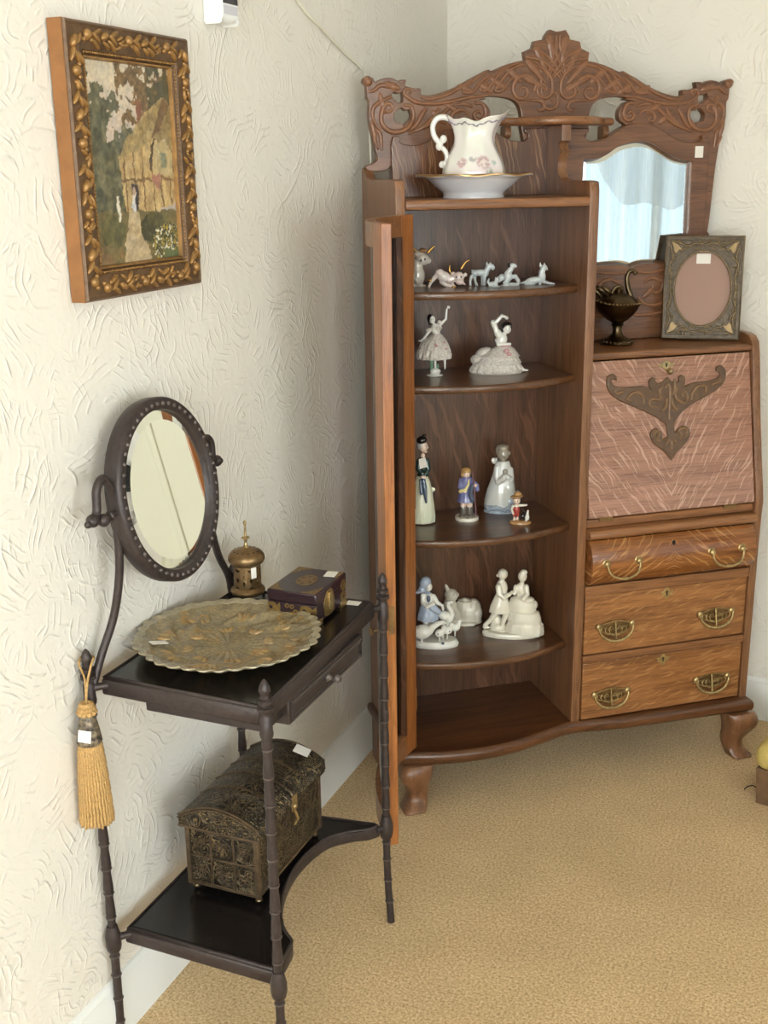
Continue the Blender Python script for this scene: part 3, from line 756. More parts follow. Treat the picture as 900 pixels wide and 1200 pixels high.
# ------------------------------------------------------------------ black metal wash stand with oval mirror
TR = Vector((.18, 1.68, 0))
tbl = thing('vanity_stand', 'dark iron stand with black tray top, low shelf and oval mirror against the left wall', 'table', TR)
def tl(mb): return mb.map(lambda x, y, z: (x - TR.x, y - TR.y, z))
LEGS = {'bl': (.020, 1.432, .000, -.002), 'br': (.033, 1.900, -.002, .008), 'fl': (.356, 1.432, .006, -.004), 'fr': (.341, 1.950, .005, -.003)}
def leg(x, y, dx, dy):
    lg = MB(); nodes = MB()
    path = [(x + dx * f, y + dy * f, z) for f, z in ((2.2, .0), (1.7, .03), (.9, .075), (.25, .14), (0, .22))]
    path = smoothline(path, 4, corner=170)
    lg.tube([(a, b, c) for a, b, c in path], .0078, 10)
    prof = [(.0078, .215)]
    z = .222; zs = []
    while z < .725:
        prof += [(.0092, z + .008), (.0085, z + .022), (.0072, z + .040), (.0078, z + .046)]
        zs.append(z + .050); z += .050
    prof += [(.0078, .725)]
    lg.lathe(prof, (x, y, 0), 12)
    fin = [(.0105, .700), (.0115, .706), (.0105, .712), (.0105, .735), (.0075, .741), (.0135, .746), (.0135, .752), (.0065, .755), (.0115, .759), (.0115, .765), (.0060, .768), (.0055, .772), (.0095, .779), (.0092, .785), (.0055, .794), (.002, .799), (0, .7995)]
    lg.lathe(fin, (x, y, -.006), 14)
    lg.lathe([(.008, .205), (.0125, .212), (.0145, .222), (.0145, .240), (.0125, .248), (.0095, .262)], (x, y, -.008), 14)
    o = obj('leg', tl(lg), M['iron'], tbl, 50)
    nodes.tube([(x, y, .16), (x, y, .70)], .004, 6); nodes.tube([(a, b, c) for a, b, c in path if c < .19 and c > .04], .004, 6)
    for z in [.05, .10, .15, .19] + zs:
        if z > .70: continue
        f = np.interp(z, [0, .03, .075, .14, .22], [2.2, 1.7, .9, .25, 0])
        nodes.lathe([(.0078, -.002), (.0098, -.001), (.0098, .001), (.0078, .002)], (x + dx * f, y + dy * f, z), 10)
    obj('ring', tl(nodes), M['iron_node'], o, 50)
    return o
for k in LEGS: leg(*LEGS[k])
tp = smoothline([(.034, 1.449), (.338, 1.442), (.346, 1.45), (.331, 1.930), (.322, 1.938), (.040, 1.908), (.033, 1.898)], 2, True, 20)
tt = plate(tp, t0=.704, t1=.7345, bevel=.004)
top = obj('tray_top', tl(tt), M['iron'], tbl, 50)
rim = MB(); rim.tube([(a, b, .7355) for a, b in shrink(tp, .02, (.18, 1.68))], .0034, 6, True)
obj('rim', tl(rim), M['iron'], top, 60)
obj('inlay', tl(plate(shrink(tp, .05, (.18, 1.68)), t0=.734, t1=.7358)), M['blacktop'], top, 0)
for (lx, ly, *_), (cx_, cy_) in ((LEGS['bl'], (.045, 1.455)), (LEGS['br'], (.045, 1.893)), (LEGS['fl'], (.337, 1.452)), (LEGS['fr'], (.328, 1.928))):
    for z in (.722, .228): obj('bracket', tl(MB().tube([(lx, ly, z), (cx_, cy_, z)], [.008, .006], 8)), M['iron'], tbl, 50)
obj('apron', tl(MB().box((.10, 1.475, .674), (.330, 1.875, .706))), M['iron'], tbl, 0, .003)
dw = MB().box((.300, 1.535, .661), (.343, 1.842, .707))
drw = obj('drawer', tl(dw), M['iron'], tbl, 0, .003)
bd = MB()
rr = [(1.545, .667), (1.832, .667), (1.832, .699), (1.545, .699)]
bd.tube([(.3435, y, z) for y, z in rr], .0028, 6, True)
rr = [(1.552, .673), (1.825, .673), (1.825, .693), (1.552, .693)]
bd.tube([(.3435, y, z) for y, z in rr], .0014, 6, True)
obj('beading', tl(bd), M['iron_node'], drw, 60)
kn = MB().lathe([(0, .026), (.005, .0255), (.008, .021), (.0075, .016), (.004, .011), (.0045, .006), (.008, .002), (.008, -.001)], n=14)
obj('knob', kn.map(lambda x, y, z: (.3435 + z - TR.x, 1.685 + y - TR.y, .685 + x)), M['iron_node'], drw)
shp = [(.034, 1.450), (.338, 1.446), (.346, 1.456), (.338, 1.520)] + smoothline([(.334, 1.530), (.300, 1.560), (.266, 1.620), (.243, 1.690), (.236, 1.770), (.250, 1.850), (.285, 1.892), (.318, 1.915), (.332, 1.935)], 4)[0:] + [(.326, 1.942), (.045, 1.905), (.034, 1.895)]
sh = obj('lower_shelf', tl(plate(shp, t0=.208, t1=.236, bevel=.004)), M['iron'], tbl, 50)
c0 = (.165, 1.68)
rm = MB(); rm.tube([(a, b, .2365) for a, b in shrink(shp, .025, c0)], .0032, 6, True)
obj('rim', tl(rm), M['iron'], sh, 60)
obj('inlay', tl(plate(shrink(shp, .06, c0), t0=.2355, t1=.2372)), M['blacktop'], sh, 0)
# mirror arms
def arm(path, hook_dir):
    a = MB(); p = smoothline(path, 5, corner=170)
    a.tube(p, .0072, 10)
    e = Vector(p[-1]); a.ball(tuple(e), (.011, .012, .011)); a.ball((e.x, e.y + hook_dir * .012, e.z - .003), (.006, .008, .006))
    return obj('mirror_arm', tl(a), M['iron'], tbl, 60)
al = arm([(.024, 1.440, .728), (.030, 1.462, .775), (.045, 1.485, .84), (.058, 1.492, .92), (.062, 1.489, 1.00), (.062, 1.482, 1.055), (.062, 1.462, 1.083), (.062, 1.444, 1.068), (.062, 1.440, 1.035), (.062, 1.428, 1.022)], -1)
ar = arm([(.033, 1.892, .728), (.038, 1.874, .775), (.048, 1.822, .84), (.056, 1.787, .92), (.060, 1.772, 1.00), (.060, 1.770, 1.055), (.060, 1.783, 1.079), (.060, 1.800, 1.068), (.060, 1.804, 1.035), (.060, 1.818, 1.028)], 1)
MCEN = Vector((.078, 1.615, 1.026)); TH = math.radians(8)
YW = math.radians(-4.4)
MX = Vector((cos(TH) * cos(YW), cos(TH) * sin(YW), sin(TH))); MY = Vector((-sin(YW), cos(YW), 0)); MZ = MX.cross(MY)
def mp(y, z, n): 
    p = MCEN + MY * y + MZ * z + MX * n
    return (p.x - TR.x, p.y - TR.y, p.z)
RA, RBz = .136, .161
def oval_ring(prof, n=72):
    mb = MB(); rings = []
    for d, h in prof:
        rings.append([mp((RA - d) * cos(2 * PI * k / n), (RBz - d) * sin(2 * PI * k / n), h) for k in range(n)])
    mb.quadloft(rings, closed=True); return mb
mfr = obj('mirror_frame', oval_ring([(.002, -.018), (0, -.012), (0, .010), (.003, .014), (.008, .0155), (.016, .0155), (.021, .012), (.022, .004), (.022, -.018)]), M['iron'], tbl, 40)
bb = MB()
for k in range(52):
    a = 2 * PI * k / 52
    bb.ball(mp((RA - .0115) * cos(a), (RBz - .0115) * sin(a), .0155), (.0038, .0038, .0038), n=8, m=6)
obj('beading', bb, M['iron_node'], mfr, 60)
gm = MB(); n_ = 72
gm.add([mp((RA - .037) * cos(2 * PI * k / n_), (RBz - .039) * sin(2 * PI * k / n_), .0075) for k in range(n_)], [tuple(range(n_))])
g_ = obj('mirror_glass', gm, M['mirror'], mfr, 0)
gm = MB()
gm.add([mp((RA - .020) * cos(2 * PI * k / n_), (RBz - .020) * sin(2 * PI * k / n_), .0045) for k in range(n_)] + [mp((RA - .037) * cos(2 * PI * k / n_), (RBz - .039) * sin(2 * PI * k / n_), .0075) for k in range(n_)], [(k, (k + 1) % n_, n_ + (k + 1) % n_, n_ + k) for k in range(n_)])
obj('bevelled_edge', gm, M['bevelled'], g_, 0)
gm = MB(); gm.add([mp((RA - .01) * cos(2 * PI * k / n_), (RBz - .01) * sin(2 * PI * k / n_), -.016) for k in range(n_)], [tuple(range(n_))])
obj('back_board', gm, M['iron'], mfr, 0)
for sg, y in ((-1, 1.615 - RA), (1, 1.615 + RA)):
    pv = MB(); x_ = .068
    pv.tube([(x_, y - sg * .004, 1.022), (x_, y + sg * .028, 1.018)], .0065, 10)
    pv.ball((x_, y + sg * .032, 1.018), (.011, .010, .011))
    pv.ball((x_, y + sg * .014, 1.020), (.009, .005, .009))
    obj('pivot_bolt', tl(pv), M['iron'], tbl, 60)
pt = MB().box((-.014, -.0105, 0), (.014, .0105, .0006)).xf(Matrix.Translation((.293 - TR.x, 1.915 - TR.y, .7359)) @ Matrix.Rotation(.05, 4, 'Z'))
obj('price_tag', pt, M['tag'], tbl, 0, label='small white paper tag stuck on the far corner of the black top')

# ------------------------------------------------------------------ things on the stand
def charger(rim=False):
    R_ = .160
    def fn(r, z, a):
        q = r / R_
        sc = 1 + (.046 * abs(sin(a * 18)) + .010 * sin(a * 10 + .7)) * max(0, q - .72) / .28 if q > .72 else 1
        zz = z
        if q < .42: zz += .0012 * cos(a * 24) * min(1, q * 3)
        else:
            zz += .0030 * max(0, sin((q - .45) / .5 * PI)) * (sin(a * 8 + 2.4 * sin(q * 9)) + .5 * sin(a * 19 + q * 30))
        return r * sc, zz
    H = lambda q: .004 if q < .40 else .004 + .026 * ((q - .40) / .60) ** 1.35
    if rim:
        prof = [(R_ * q, H(q) + .0006) for q in (.93, .95, .97, .985, 1.0)] + [(R_ * 1.004, .0285), (R_ * .995, .0270), (R_ * .96, .0238), (R_ * .93, .0208)]
    else:
        prof = [(R_ * i / 45, H(i / 45)) for i in range(43)]
        prof += [(R_ * .93, .0212), (R_ * .9, .0195), (R_ * .7, .0085), (R_ * .5, .0015), (R_ * .45, 0.0), (R_ * .3, 0), (0, 0)]
    return MB().lathe(prof, n=320, fn=fn, closed=rim)
def chargermat():
    m, nt, b = newmat('frosted_gold_glass')
    co = objco(nt)
    f = noise(nt, co, 26, 3, .6, .8); g = noise(nt, co, 190, 3, .7)
    c = ramp(nt, f, [(.40, srgb(146, 134, 108)), (.58, srgb(164, 146, 110)), (.70, srgb(188, 146, 86))])
    c2 = ramp(nt, g, [(.35, (.6, .58, .54, 1)), (.65, (1.15, 1.12, 1.05, 1))])
    nt.links.new(mixc(nt, .9, c, c2, 'MULTIPLY'), b.inputs['Base Color'])
    b.inputs['Roughness'].default_value = .24; b.inputs['Metallic'].default_value = .25
    b.inputs['Coat Weight'].default_value = .4
    bump(nt, b, g, .6, .002)
    return m
M['charger'] = chargermat()
ch = thing('charger_plate', 'round gold and grey embossed charger plate with scalloped rim on the black top', 'plate', (.1725, 1.637, .736))
obj('plate_body', charger(), M['charger'], ch, 60)
obj('scalloped_rim', charger(True), plain('frosted_rim', srgb(172, 158, 128), .28, .15, .35, 60, .002, 140, coat=.5), ch, 60)
lf = MB()
for k in range(8):
    a = 2 * PI * k / 8 + .2
    for dr, s in ((.108, 1.0), (.068, .8)):
        aa = a + (.39 if dr < .09 else 0)
        for q in (-1, 0, 1):
            lf.ball((dr * 1.07 * cos(aa + q * .12), dr * 1.07 * sin(aa + q * .12), (.0145 if dr > .09 else .0048)), (.015 * s, .0058 * s, .0042), (0, -.22 if dr > .09 else -.05, aa + q * .5), 10, 6)
obj('embossed_leaves', lf, plain('amber_gold_leaf', srgb(178, 144, 92), .22, .25, .4, 40, .001, 160, coat=.6, col2=srgb(150, 128, 92)), ch, 60)
t_ = MB().box((-.015, -.011, 0), (.015, .011, .0006)).xf(Matrix.Translation((-.100, -.070, .0225)) @ Matrix.Rotation(.9, 4, 'Z') @ Matrix.Rotation(-.1, 4, 'X') @ Matrix.Rotation(.16, 4, 'Y'))
obj('price_tag', t_, M['tag'], ch, 0, label='white square paper tag on the rim')

# pierced brass lantern
ln = thing('incense_burner', 'small round pierced brass burner with spired lid behind the gold plate', 'incense burner', (.086, 1.866, .736))
rb = .0265
lb = MB()
NP = 12; pw = 2 * PI * rb / NP
for k in range(NP):
    hs = []
    fan = lambda cx_, cz_, s: [(cx_ + s * cos(a), cz_ + s * .75 * sin(a)) for a in [PI * i / 8 for i in range(9)]] + [(cx_ + s * .3, cz_ - s * .7), (cx_ - s * .3, cz_ - s * .7)]
    if k % 2 == 0:
        hs += [fan(pw / 2, .028, .0056), fan(pw / 2, .065, .0056)]
        hs.append([(pw / 2 + .003 * cos(a), .046 + .0045 * sin(a)) for a in [2 * PI * i / 8 for i in range(8)]])
    else:
        hs += [[(pw / 2 + .002 * cos(a), .040 + .005 * sin(a)) for a in [2 * PI * i / 8 for i in range(8)]], [(pw / 2 + .0016 * cos(a), .055 + .0016 * sin(a)) for a in [2 * PI * i / 8 for i in range(8)]]]
    pb = plate([(0, .018), (pw / 2, .018), (pw, .018), (pw, .046), (pw, .074), (pw / 2, .074), (0, .074), (0, .046)], hs, -.0006, .0006)
    pb.map(lambda x, y, t, k=k: ((rb + t) * cos((x + k * pw) / rb), (rb + t) * sin((x + k * pw) / rb), y))
    lb.add(pb.v, pb.f)
obj('pierced_body', lb, M['brass_dark'], ln, 60)
obj('foot_ring', MB().lathe([(.0, .012), (.026, .011), (.032, .013), (.0345, .018), (.033, .023), (.028, .026), (.0265, .028), (.025, .026), (0, .02)], n=32), M['brass_dark'], ln, 50)
lid = obj('lid', MB().lathe([(.026, .072), (.029, .074), (.034, .078), (.0365, .084), (.0355, .092), (.031, .098), (.022, .103), (.012, .106), (.005, .109), (0, .109)], n=32), M['brass_dark'], ln, 50)
dots = MB()
for k in range(14):
    a = 2 * PI * k / 14; dots.ball((.0245 * cos(a), .0245 * sin(a), .1012), (.0022, .0022, .0012), None, 8, 6)
obj('vent_hole', dots, M['dark'], lid, 60)
obj('finial', MB().lathe([(.008, .107), (.004, .112), (.0025, .118), (.004, .124), (.0085, .127), (.0085, .1285), (.003, .131), (.0022, .140), (.0018, .152), (.0028, .155), (.0035, .159), (.002, .162), (0, .163)], n=16), M['brass'], lid, 50)
for k in range(3):
    a = 2 * PI * k / 3 + .5
    f_ = MB(); f_.tube(smoothline([(.026 * cos(a), .026 * sin(a), .013), (.031 * cos(a), .031 * sin(a), .007), (.029 * cos(a), .029 * sin(a), .003), (.034 * cos(a), .034 * sin(a), .0025)], 3), [.003, .002], 8)
    obj('leg', f_, M['iron'], ln, 60)
a = -.75
t_ = MB(); t_.add([((rb + .0012) * cos(a + q), (rb + .0012) * sin(a + q), z) for z in (.050, .072) for q in (-.02, .12, .26, .40)], [(0, 1, 5, 4), (1, 2, 6, 5), (2, 3, 7, 6)])
obj('price_tag', t_, M['tag'], ln, 180, label='white paper tag on the pierced side')

# purple lacquer box with brass mounts
jb = thing('jewellery_box', 'dark purple lacquered box with brass corner mounts on the black top', 'box', (.231, 1.840, .736))
M['lacquer'] = plain('purple_lacquer', srgb(44, 24, 34), .28, 0, .25, 40, coat=.3)
M['mount'] = plain('engraved_brass_mount', srgb(168, 140, 88), .34, .85, .3, 150, .0006, 300)
M['mount_flat'] = plain('dull_brass_inlay', srgb(140, 112, 74), .45, .5, .3, 150)
hw, hl = .0505, .066
obj('body', MB().box((-hw, -hl, .006), (hw, hl, .043)), M['lacquer'], jb, 0, .0015)
lidb = obj('lid', MB().box((-hw - .001, -hl - .001, .044), (hw + .001, hl + .001, .0655)), M['lacquer'], jb, 0, .0025)
def circ(cx_, cy_, r, n=14): return [(cx_ + r * cos(2 * PI * i / n), cy_ + r * sin(2 * PI * i / n)) for i in range(n)]
md = plate([(.031 * cos(a), .022 * sin(a)) for a in [2 * PI * i / 28 for i in range(28)]], [[(.021 * cos(q) + .0055 * cos(a), .0145 * sin(q) + .0045 * sin(a)) for a in [2 * PI * i / 8 for i in range(8)]] for q in [PI / 3 * j for j in range(6)]], .0655, .0668)
md.map(lambda x, y, t: (y * .9, x * .9, t))
obj('medallion', md, M['mount_flat'], lidb)
for sx in (1, -1):
    for sy in (1, -1):
        cn = smoothline([(0, 0), (.040, 0), (.036, .006), (.029, .007), (.026, .013), (.018, .013), (.014, .019), (.008, .020), (.006, .030), (0, .034)], 2, True, 50)
        cp = plate(cn, t0=.0655, t1=.0666).map(lambda x, y, t: (sx * (hw - .002 - y * .9), sy * (hl - .002 - x * .9), t))
        obj('corner_mount', cp, M['mount_flat'], lidb)
def fronty(mb): return mb.map(lambda x, y, t: (x, -hl - .0002 - t, y))
def frontx(mb): return mb.map(lambda x, y, t: (hw + .0002 + t, x, y))
for cx_, wide in ((.034, .018), (-.038, .014)):
    o_ = smoothline([(cx_ - wide, .030), (cx_ - wide * .8, .040), (cx_, .041), (cx_ + wide * .5, .035), (cx_ + wide * .9, .042), (cx_ + wide, .030), (cx_ + wide * .8, .020), (cx_ + wide * .3, .024), (cx_ - wide * .2, .018), (cx_ - wide * .8, .021)], 2, True)
    obj('side_mount', fronty(plate(o_, [circ(cx_ - wide * .45, .030, .0045, 8)], 0, .0014)), M['mount'], jb)
rg = MB()
for x, z, r in ((-.010, .037, .0045), (.000, .036, .0045), (.008, .026, .0055), (-.001, .022, .004)):
    p_ = plate(circ(x, z, r, 16), [circ(x, z, r * .5, 10)], 0, .0014); rg.add(p_.v, p_.f)
obj('ring_mount', fronty(rg), M['mount'], jb)
for sx in (1, -1):
    for sy in (1, -1):
        fo = MB().box((-.013, -.013, 0), (.013, .013, .012))
        obj('corner_foot', fo.map(lambda x, y, z: (sx * (hw - .0115) + x, sy * (hl - .0115) + y, z)), M['mount'], jb, 0, .001)
lkp = smoothline([(-.020, .012), (-.022, .030), (-.018, .046), (-.010, .058), (.010, .058), (.018, .046), (.022, .030), (.020, .012), (.008, .008), (-.008, .008)], 2, True)
lo_ = obj('lock_plate', frontx(plate([(x - .012, z) for x, z in lkp], t0=0, t1=.0016)), M['mount'], jb)
hs_ = smoothline([(-.006, .018), (-.009, .035), (-.005, .052), (.004, .052), (.006, .044), (.003, .036), (.008, .026), (.004, .016)], 2, True)
obj('hasp', frontx(plate([(x - .008, z) for x, z in hs_], t0=.0016, t1=.004)), M['brass'], lo_)
for z in (.045, .022): obj('side_mount', frontx(plate(circ(.052, z, .011, 16), [circ(.052, z, .004, 8)], 0, .0014)), M['mount'], jb)
t_ = MB().box((-.011, -.015, 0), (.011, .015, .0006)).xf(Matrix.Translation((.030, .044, .0668)) @ Matrix.Rotation(.15, 4, 'Z'))
obj('price_tag', t_, M['tag'], jb, 0, label='white paper tag on the lid')

# tassel hung from the finial
ts = thing('tassel', 'gold corded tassel hanging from the finial of the iron stand', 'tassel', (.033, 1.404, .470))
M['gold_cord'] = plain('gold_silk_cord', srgb(200, 158, 98), .6, 0, .35, 300, .001, 500)
M['cap'] = plain('dark_brocade', srgb(58, 50, 44), .5, .3, .0, 120, .001, 220, col2=srgb(150, 134, 110))
sk = MB()
NS = 30
for k in range(NS + 14):
    outer = k < NS
    a = 2 * PI * k / (NS if outer else 14)
    r0, r1 = (.0165, .0275) if outer else (.009, .016)
    L_ = random.uniform(-.003, .003)
    pts = []
    for i in range(25):
        t = i / 24
        r = r0 + (r1 - r0) * (t ** .6)
        tw = .0005
        pts.append((r * cos(a) + tw * cos(i * 1.6 + k), r * sin(a) + tw * sin(i * 1.6 + k), .168 - (.150 + L_) * t))
    sk.tube(pts, [.0025 + .0005 * (i % 2) for i in range(25)], 6)
obj('fringe', sk, M['gold_cord'], ts, 180)
obj('cap', MB().lathe([(.0, .165), (.019, .166), (.0215, .170), (.0205, .176), (.0185, .190), (.0155, .205), (.0125, .217), (.011, .221), (0, .222)], n=28), M['cap'], ts, 60)
ro = MB()
for j in range(3):
    for k in range(10):
        a = 2 * PI * k / 10 + j * .3
        ro.ball((.0125 * cos(a) * (1 - .18 * j), .0125 * sin(a) * (1 - .18 * j), .223 + .0065 * j), (.0055, .0055, .0048), None, 8, 6)
ro.ball((0, 0, .229), (.012, .012, .010))
obj('rosette', ro, M['gold_cord'], ts, 60)
lp_ = MB()
fx, fy, fz = .020 - .033, 1.432 - 1.404, .775 - .470
for sg in (1, -1):
    lp_.tube(smoothline([(0, 0, .238), (.001 * sg, .004, .262), (-.004 + sg * .004, .012, .280), (fx * .8 + sg * .012, fy * .7, .298), (fx + sg * .012, fy + .002, .306)], 4, corner=170), .0020, 6)
lp_.tube([(fx + .012 * cos(a), fy + .002 + .010 * sin(a), .306) for a in [PI * i / 10 for i in range(11)]], .002, 6)
obj('hanging_loop', lp_, M['gold_cord'], ts, 60)
t_ = MB().box((-.011, -.0006, 0), (.011, 0, .021)).xf(Matrix.Translation((.006, -.0215, .178)) @ Matrix.Rotation(.1, 4, 'Y') @ Matrix.Rotation(.25, 4, 'Z') @ Matrix.Rotation(-.12, 4, 'X'))
obj('price_tag', t_, M['tag'], ts, 0, label='white paper tag on the brocade cap')

# embossed casket on the low shelf
ck = thing('treasure_chest', 'dark embossed domed metal casket on the lower shelf of the iron stand', 'chest', (.157, 1.728, .2372))
def chestmat():
    m, nt, b = newmat('embossed_bronze_leather')
    co = objco(nt)
    v = nt.nodes.new('ShaderNodeTexVoronoi'); v.inputs['Scale'].default_value = 70; nt.links.new(co, v.inputs['Vector'])
    f = noise(nt, co, 30, 4, .65, 1.5)
    s_ = math_(nt, 'ADD', math_(nt, 'MULTIPLY', math_(nt, 'SINE', math_(nt, 'MULTIPLY', noise(nt, co, 22, 2, .5, 2.0), 70)), .5), .5)
    c = ramp(nt, s_, [(.2, srgb(40, 34, 28)), (.7, srgb(72, 62, 48)), (.97, srgb(138, 118, 84))])
    c2 = mixc(nt, ramp(nt, f, [(.45, (0, 0, 0, 1)), (.65, (1, 1, 1, 1))]), c, srgb(44, 37, 32))
    nt.links.new(c2, b.inputs['Base Color']); b.inputs['Metallic'].default_value = .55; b.inputs['Roughness'].default_value = .38
    bump(nt, b, s_, .8, .0014)
    return m
M['chest'] = chestmat()
M['strap'] = plain('worn_bronze_strap', srgb(104, 86, 66), .36, .5, .45, 70)
cw, cl = .073, .130
obj('body', MB().box((-cw, -cl, .016), (cw, cl, .142)), M['chest'], ck, 0, .002)
st = MB()
for z in (.021, .080, .137):
    hgt = .0035 if z != .080 else .0022
    for s in (-1, 1):
        st.box((-cw - .0025, s * cl - .0025, z - hgt), (cw + .0025, s * cl + .0025, z + hgt))
        if z != .080: st.box((s * cw - .0025, -cl - .0025, z - hgt), (s * cw + .0025, cl + .0025, z + hgt))
for s in (-1, 1):
    for x in (-cw / 3, cw / 3): st.box((x - .002, s * cl - .0023, .018), (x + .002, s * cl + .0023, .14))
    for x in (-cw, cw): st.box((x - .0045, s * cl - .0045, .017), (x + .0045, s * cl + .0045, .142))
obj('strap', st, M['strap'], ck, 0, .001)
for i in range(3):
    for j in range(2):
        emb = MB()
        cx_ = -cw + (i + .5) * 2 * cw / 3; cz_ = .050 + j * .060
        for q in (-1, 0, 1):
            emb.tube([(cx_ + q * .008 - .005, -cl - .001, cz_ - .010), (cx_ + q * .008 + .005, -cl - .001, cz_ + .010)], .0018, 6)
        emb.tube([(cx_ - .014, -cl - .001, cz_ + .002), (cx_ + .014, -cl - .001, cz_ - .002)], .0014, 6)
        obj('embossing', emb, M['strap'], ck, 60)
dome = lambda x: .166 + .030 * (1 - (x / (cw + .012)) ** 2)
xs = [(-1 + 2 * i / 16) * (cw + .012) for i in range(17)]
ldp = [(x, dome(x)) for x in xs]
ldp = [(-cw - .012, .143)] + ldp + [(cw + .012, .143)]
ld_ = obj('lid', plate(ldp, t0=-cl - .012, t1=cl + .012, bevel=.002).map(lambda x, y, t: (x, t, y)), M['chest'], ck, 30)
sl = MB()
for y in (-cl - .010, -cl * .45, 0, cl * .45, cl + .010):
    sl.tube([(x, y, dome(x) + .0003) for x in xs], .0028, 6)
sl.tube([(x, -cl - .0125, dome(x) - .004) for x in xs], .0022, 6)
sl.tube([(-cw - .012, -cl - .0125, .146), (cw + .012, -cl - .0125, .146)], .0022, 6)
obj('strap', sl, M['strap'], ld_, 60)
fl_ = MB()
for i in range(46):
    y = -cl - .008 + (2 * cl + .016) * i / 45
    fl_.tube([(x, y, dome(x) + .0002) for x in xs[13:17]] + [(cw + .0128, y, .150)], .0018, 5)
obj('fluting', fl_, M['chest'], ld_, 60)
hp = MB(); hp.box((cw + .012, -.010, .135), (cw + .0145, .010, .165)); hp.tube([(cw + .014, -.004, .140), (cw + .020, 0, .118), (cw + .010, .004, .100)], .003, 8)
hp.ball((cw + .015, .0, .142), (.004, .006, .006))
obj('hasp', hp, M['brass'], ck, 60)
for sx in (1, -1):
    for sy in (1, -1):
        ff = MB(); ff.tube([(sx * (cw - .010), sy * (cl - .014), .018), (sx * (cw - .008), sy * (cl - .010), .008)], [.008, .005], 8)
        ff.ball((sx * (cw - .006), sy * (cl - .010), .0068), (.0075, .0085, .0068))
        obj('foot', ff, M['pewter'], ck, 60)
x0 = .044
t_ = MB().box((-.016, -.014, 0), (.016, .014, .0007)).xf(Matrix.Translation((x0, cl - .008, dome(x0) + .0032)) @ Matrix.Rotation(math.atan2(-2 * .030 * x0 / (cw + .012) ** 2, 1) * -1, 4, 'Y') @ Matrix.Rotation(.15, 4, 'Z'))
obj('price_tag', t_, M['tag'], ck, 0, label='white paper tag on the domed lid')

# ------------------------------------------------------------------ framed painting on the left wall
pc = thing('framed_painting', 'ornate gilt framed painting of a thatched cottage on the left wall', 'painting', (0, 1.675, 1.565))
PW, PH = .172, .208          # outer half sizes
IW, IH = .120, .158
def pm(y, z, x): return (x, y, z)
M['gilt_dark'] = plain('bronzed_gilt', srgb(108, 80, 54), .45, .25, .35, 70, .001, 160)
M['gilt'] = plain('gilt_relief', srgb(164, 122, 70), .36, .35, .35, 60)
M['gilt_edge'] = plain('gilt_side', srgb(158, 108, 64), .42, .25, .2, 30)
def rect_ring(prof):
    rings = [[pm(sy * (PW - d), sz * (PH - d), h) for sy, sz in ((-1, -1), (1, -1), (1, 1), (-1, 1))] for d, h in prof]
    return MB().quadloft(rings, closed=True)
fr = obj('frame', rect_ring([(0, .003), (0, .030), (.003, .034), (.007, .032), (.012, .033), (.030, .035), (.040, .032), (.044, .027), (.0505, .022), (.0515, .012), (.0515, .003)]), M['gilt_dark'], pc, 25)
obj('side_band', rect_ring([(-.0008, .003), (-.0008, .029), (.0005, .029), (.0005, .003)]), M['gilt_edge'], fr, 25)
lp_ = rect_ring([(.047, .024), (.048, .0275), (.0505, .0275), (.0525, .020), (.0515, .013)])
obj('gilt_slip', lp_, M['gilt'], fr, 25)
rel = MB(); rnd = random.Random(3)
def side(along, perp_fixed, horizontal, s):
    n = int(2 * along / .021)
    for i in range(n):
        p = -along + .012 + (2 * along - .024) * i / (n - 1)
        kind = i % 5
        def put(dp, dq, r, rot):
            y, z = (p + dp, perp_fixed + dq * s) if horizontal else (perp_fixed + dq * s, p + dp)
            rr = (r[2], r[0], r[1]) if horizontal else (r[2], r[1], r[0])
            rel.ball((.0345, y, z), rr, (rot, 0, 0), 10, 6)
        if kind == 0:
            put(0, .003, (.0085, .0085, .008), 0)
            for q in (-1, 1): put(q * .009, -.004, (.004, .004, .005), 0)
        elif kind in (1, 3):
            for q in (-.008, 0, .008): put(q * .4, q * 1.1, (.013, .0036, .006), rnd.uniform(.4, .9) * (1 if q > 0 else -1) * s)
        elif kind == 2:
            put(0, .004, (.011, .006, .008), .5 * s); put(.004, -.009, (.010, .0035, .005), -.6)
        else:
            for q in range(4): put(rnd.uniform(-.008, .008), rnd.uniform(-.011, .011), (.0085, .003, .005), rnd.uniform(-1, 1))
mid = PW - .022; midz = PH - .022
side(midz + .004, mid, False, 1); side(midz + .004, -mid, False, -1)
side(mid - .018, midz, True, 1); side(mid - .018, -midz, True, -1)
obj('carved_relief', rel, M['gilt'], fr, 60)
be = MB()
for i in range(60):
    z = -IH - .006 + (2 * IH + .012) * i / 59
    for s in (1, -1): be.ball((.0305, s * (IW + .007), z), .0022, None, 6, 5)
for i in range(44):
    y = -IW - .006 + (2 * IW + .012) * i / 43
    for s in (1, -1): be.ball((.0305, y, s * (IH + .007)), .0022, None, 6, 5)
obj('beading', be, M['gilt'], fr, 60)
def vnoise(seed):
    rs = np.random.RandomState(seed); G = rs.rand(64, 64)
    def f(x, y):
        xi, yi = int(math.floor(x)), int(math.floor(y)); fx, fy = x - xi, y - yi
        fx = fx * fx * (3 - 2 * fx); fy = fy * fy * (3 - 2 * fy)
        g = lambda a, b: G[a % 64, b % 64]
        return (g(xi, yi) * (1 - fx) + g(xi + 1, yi) * fx) * (1 - fy) + (g(xi, yi + 1) * (1 - fx) + g(xi + 1, yi + 1) * fx) * fy
    return lambda x, y: .55 * f(x, y) + .3 * f(2.1 * x + 5, 2.1 * y) + .15 * f(4.3 * x, 4.3 * y + 9)
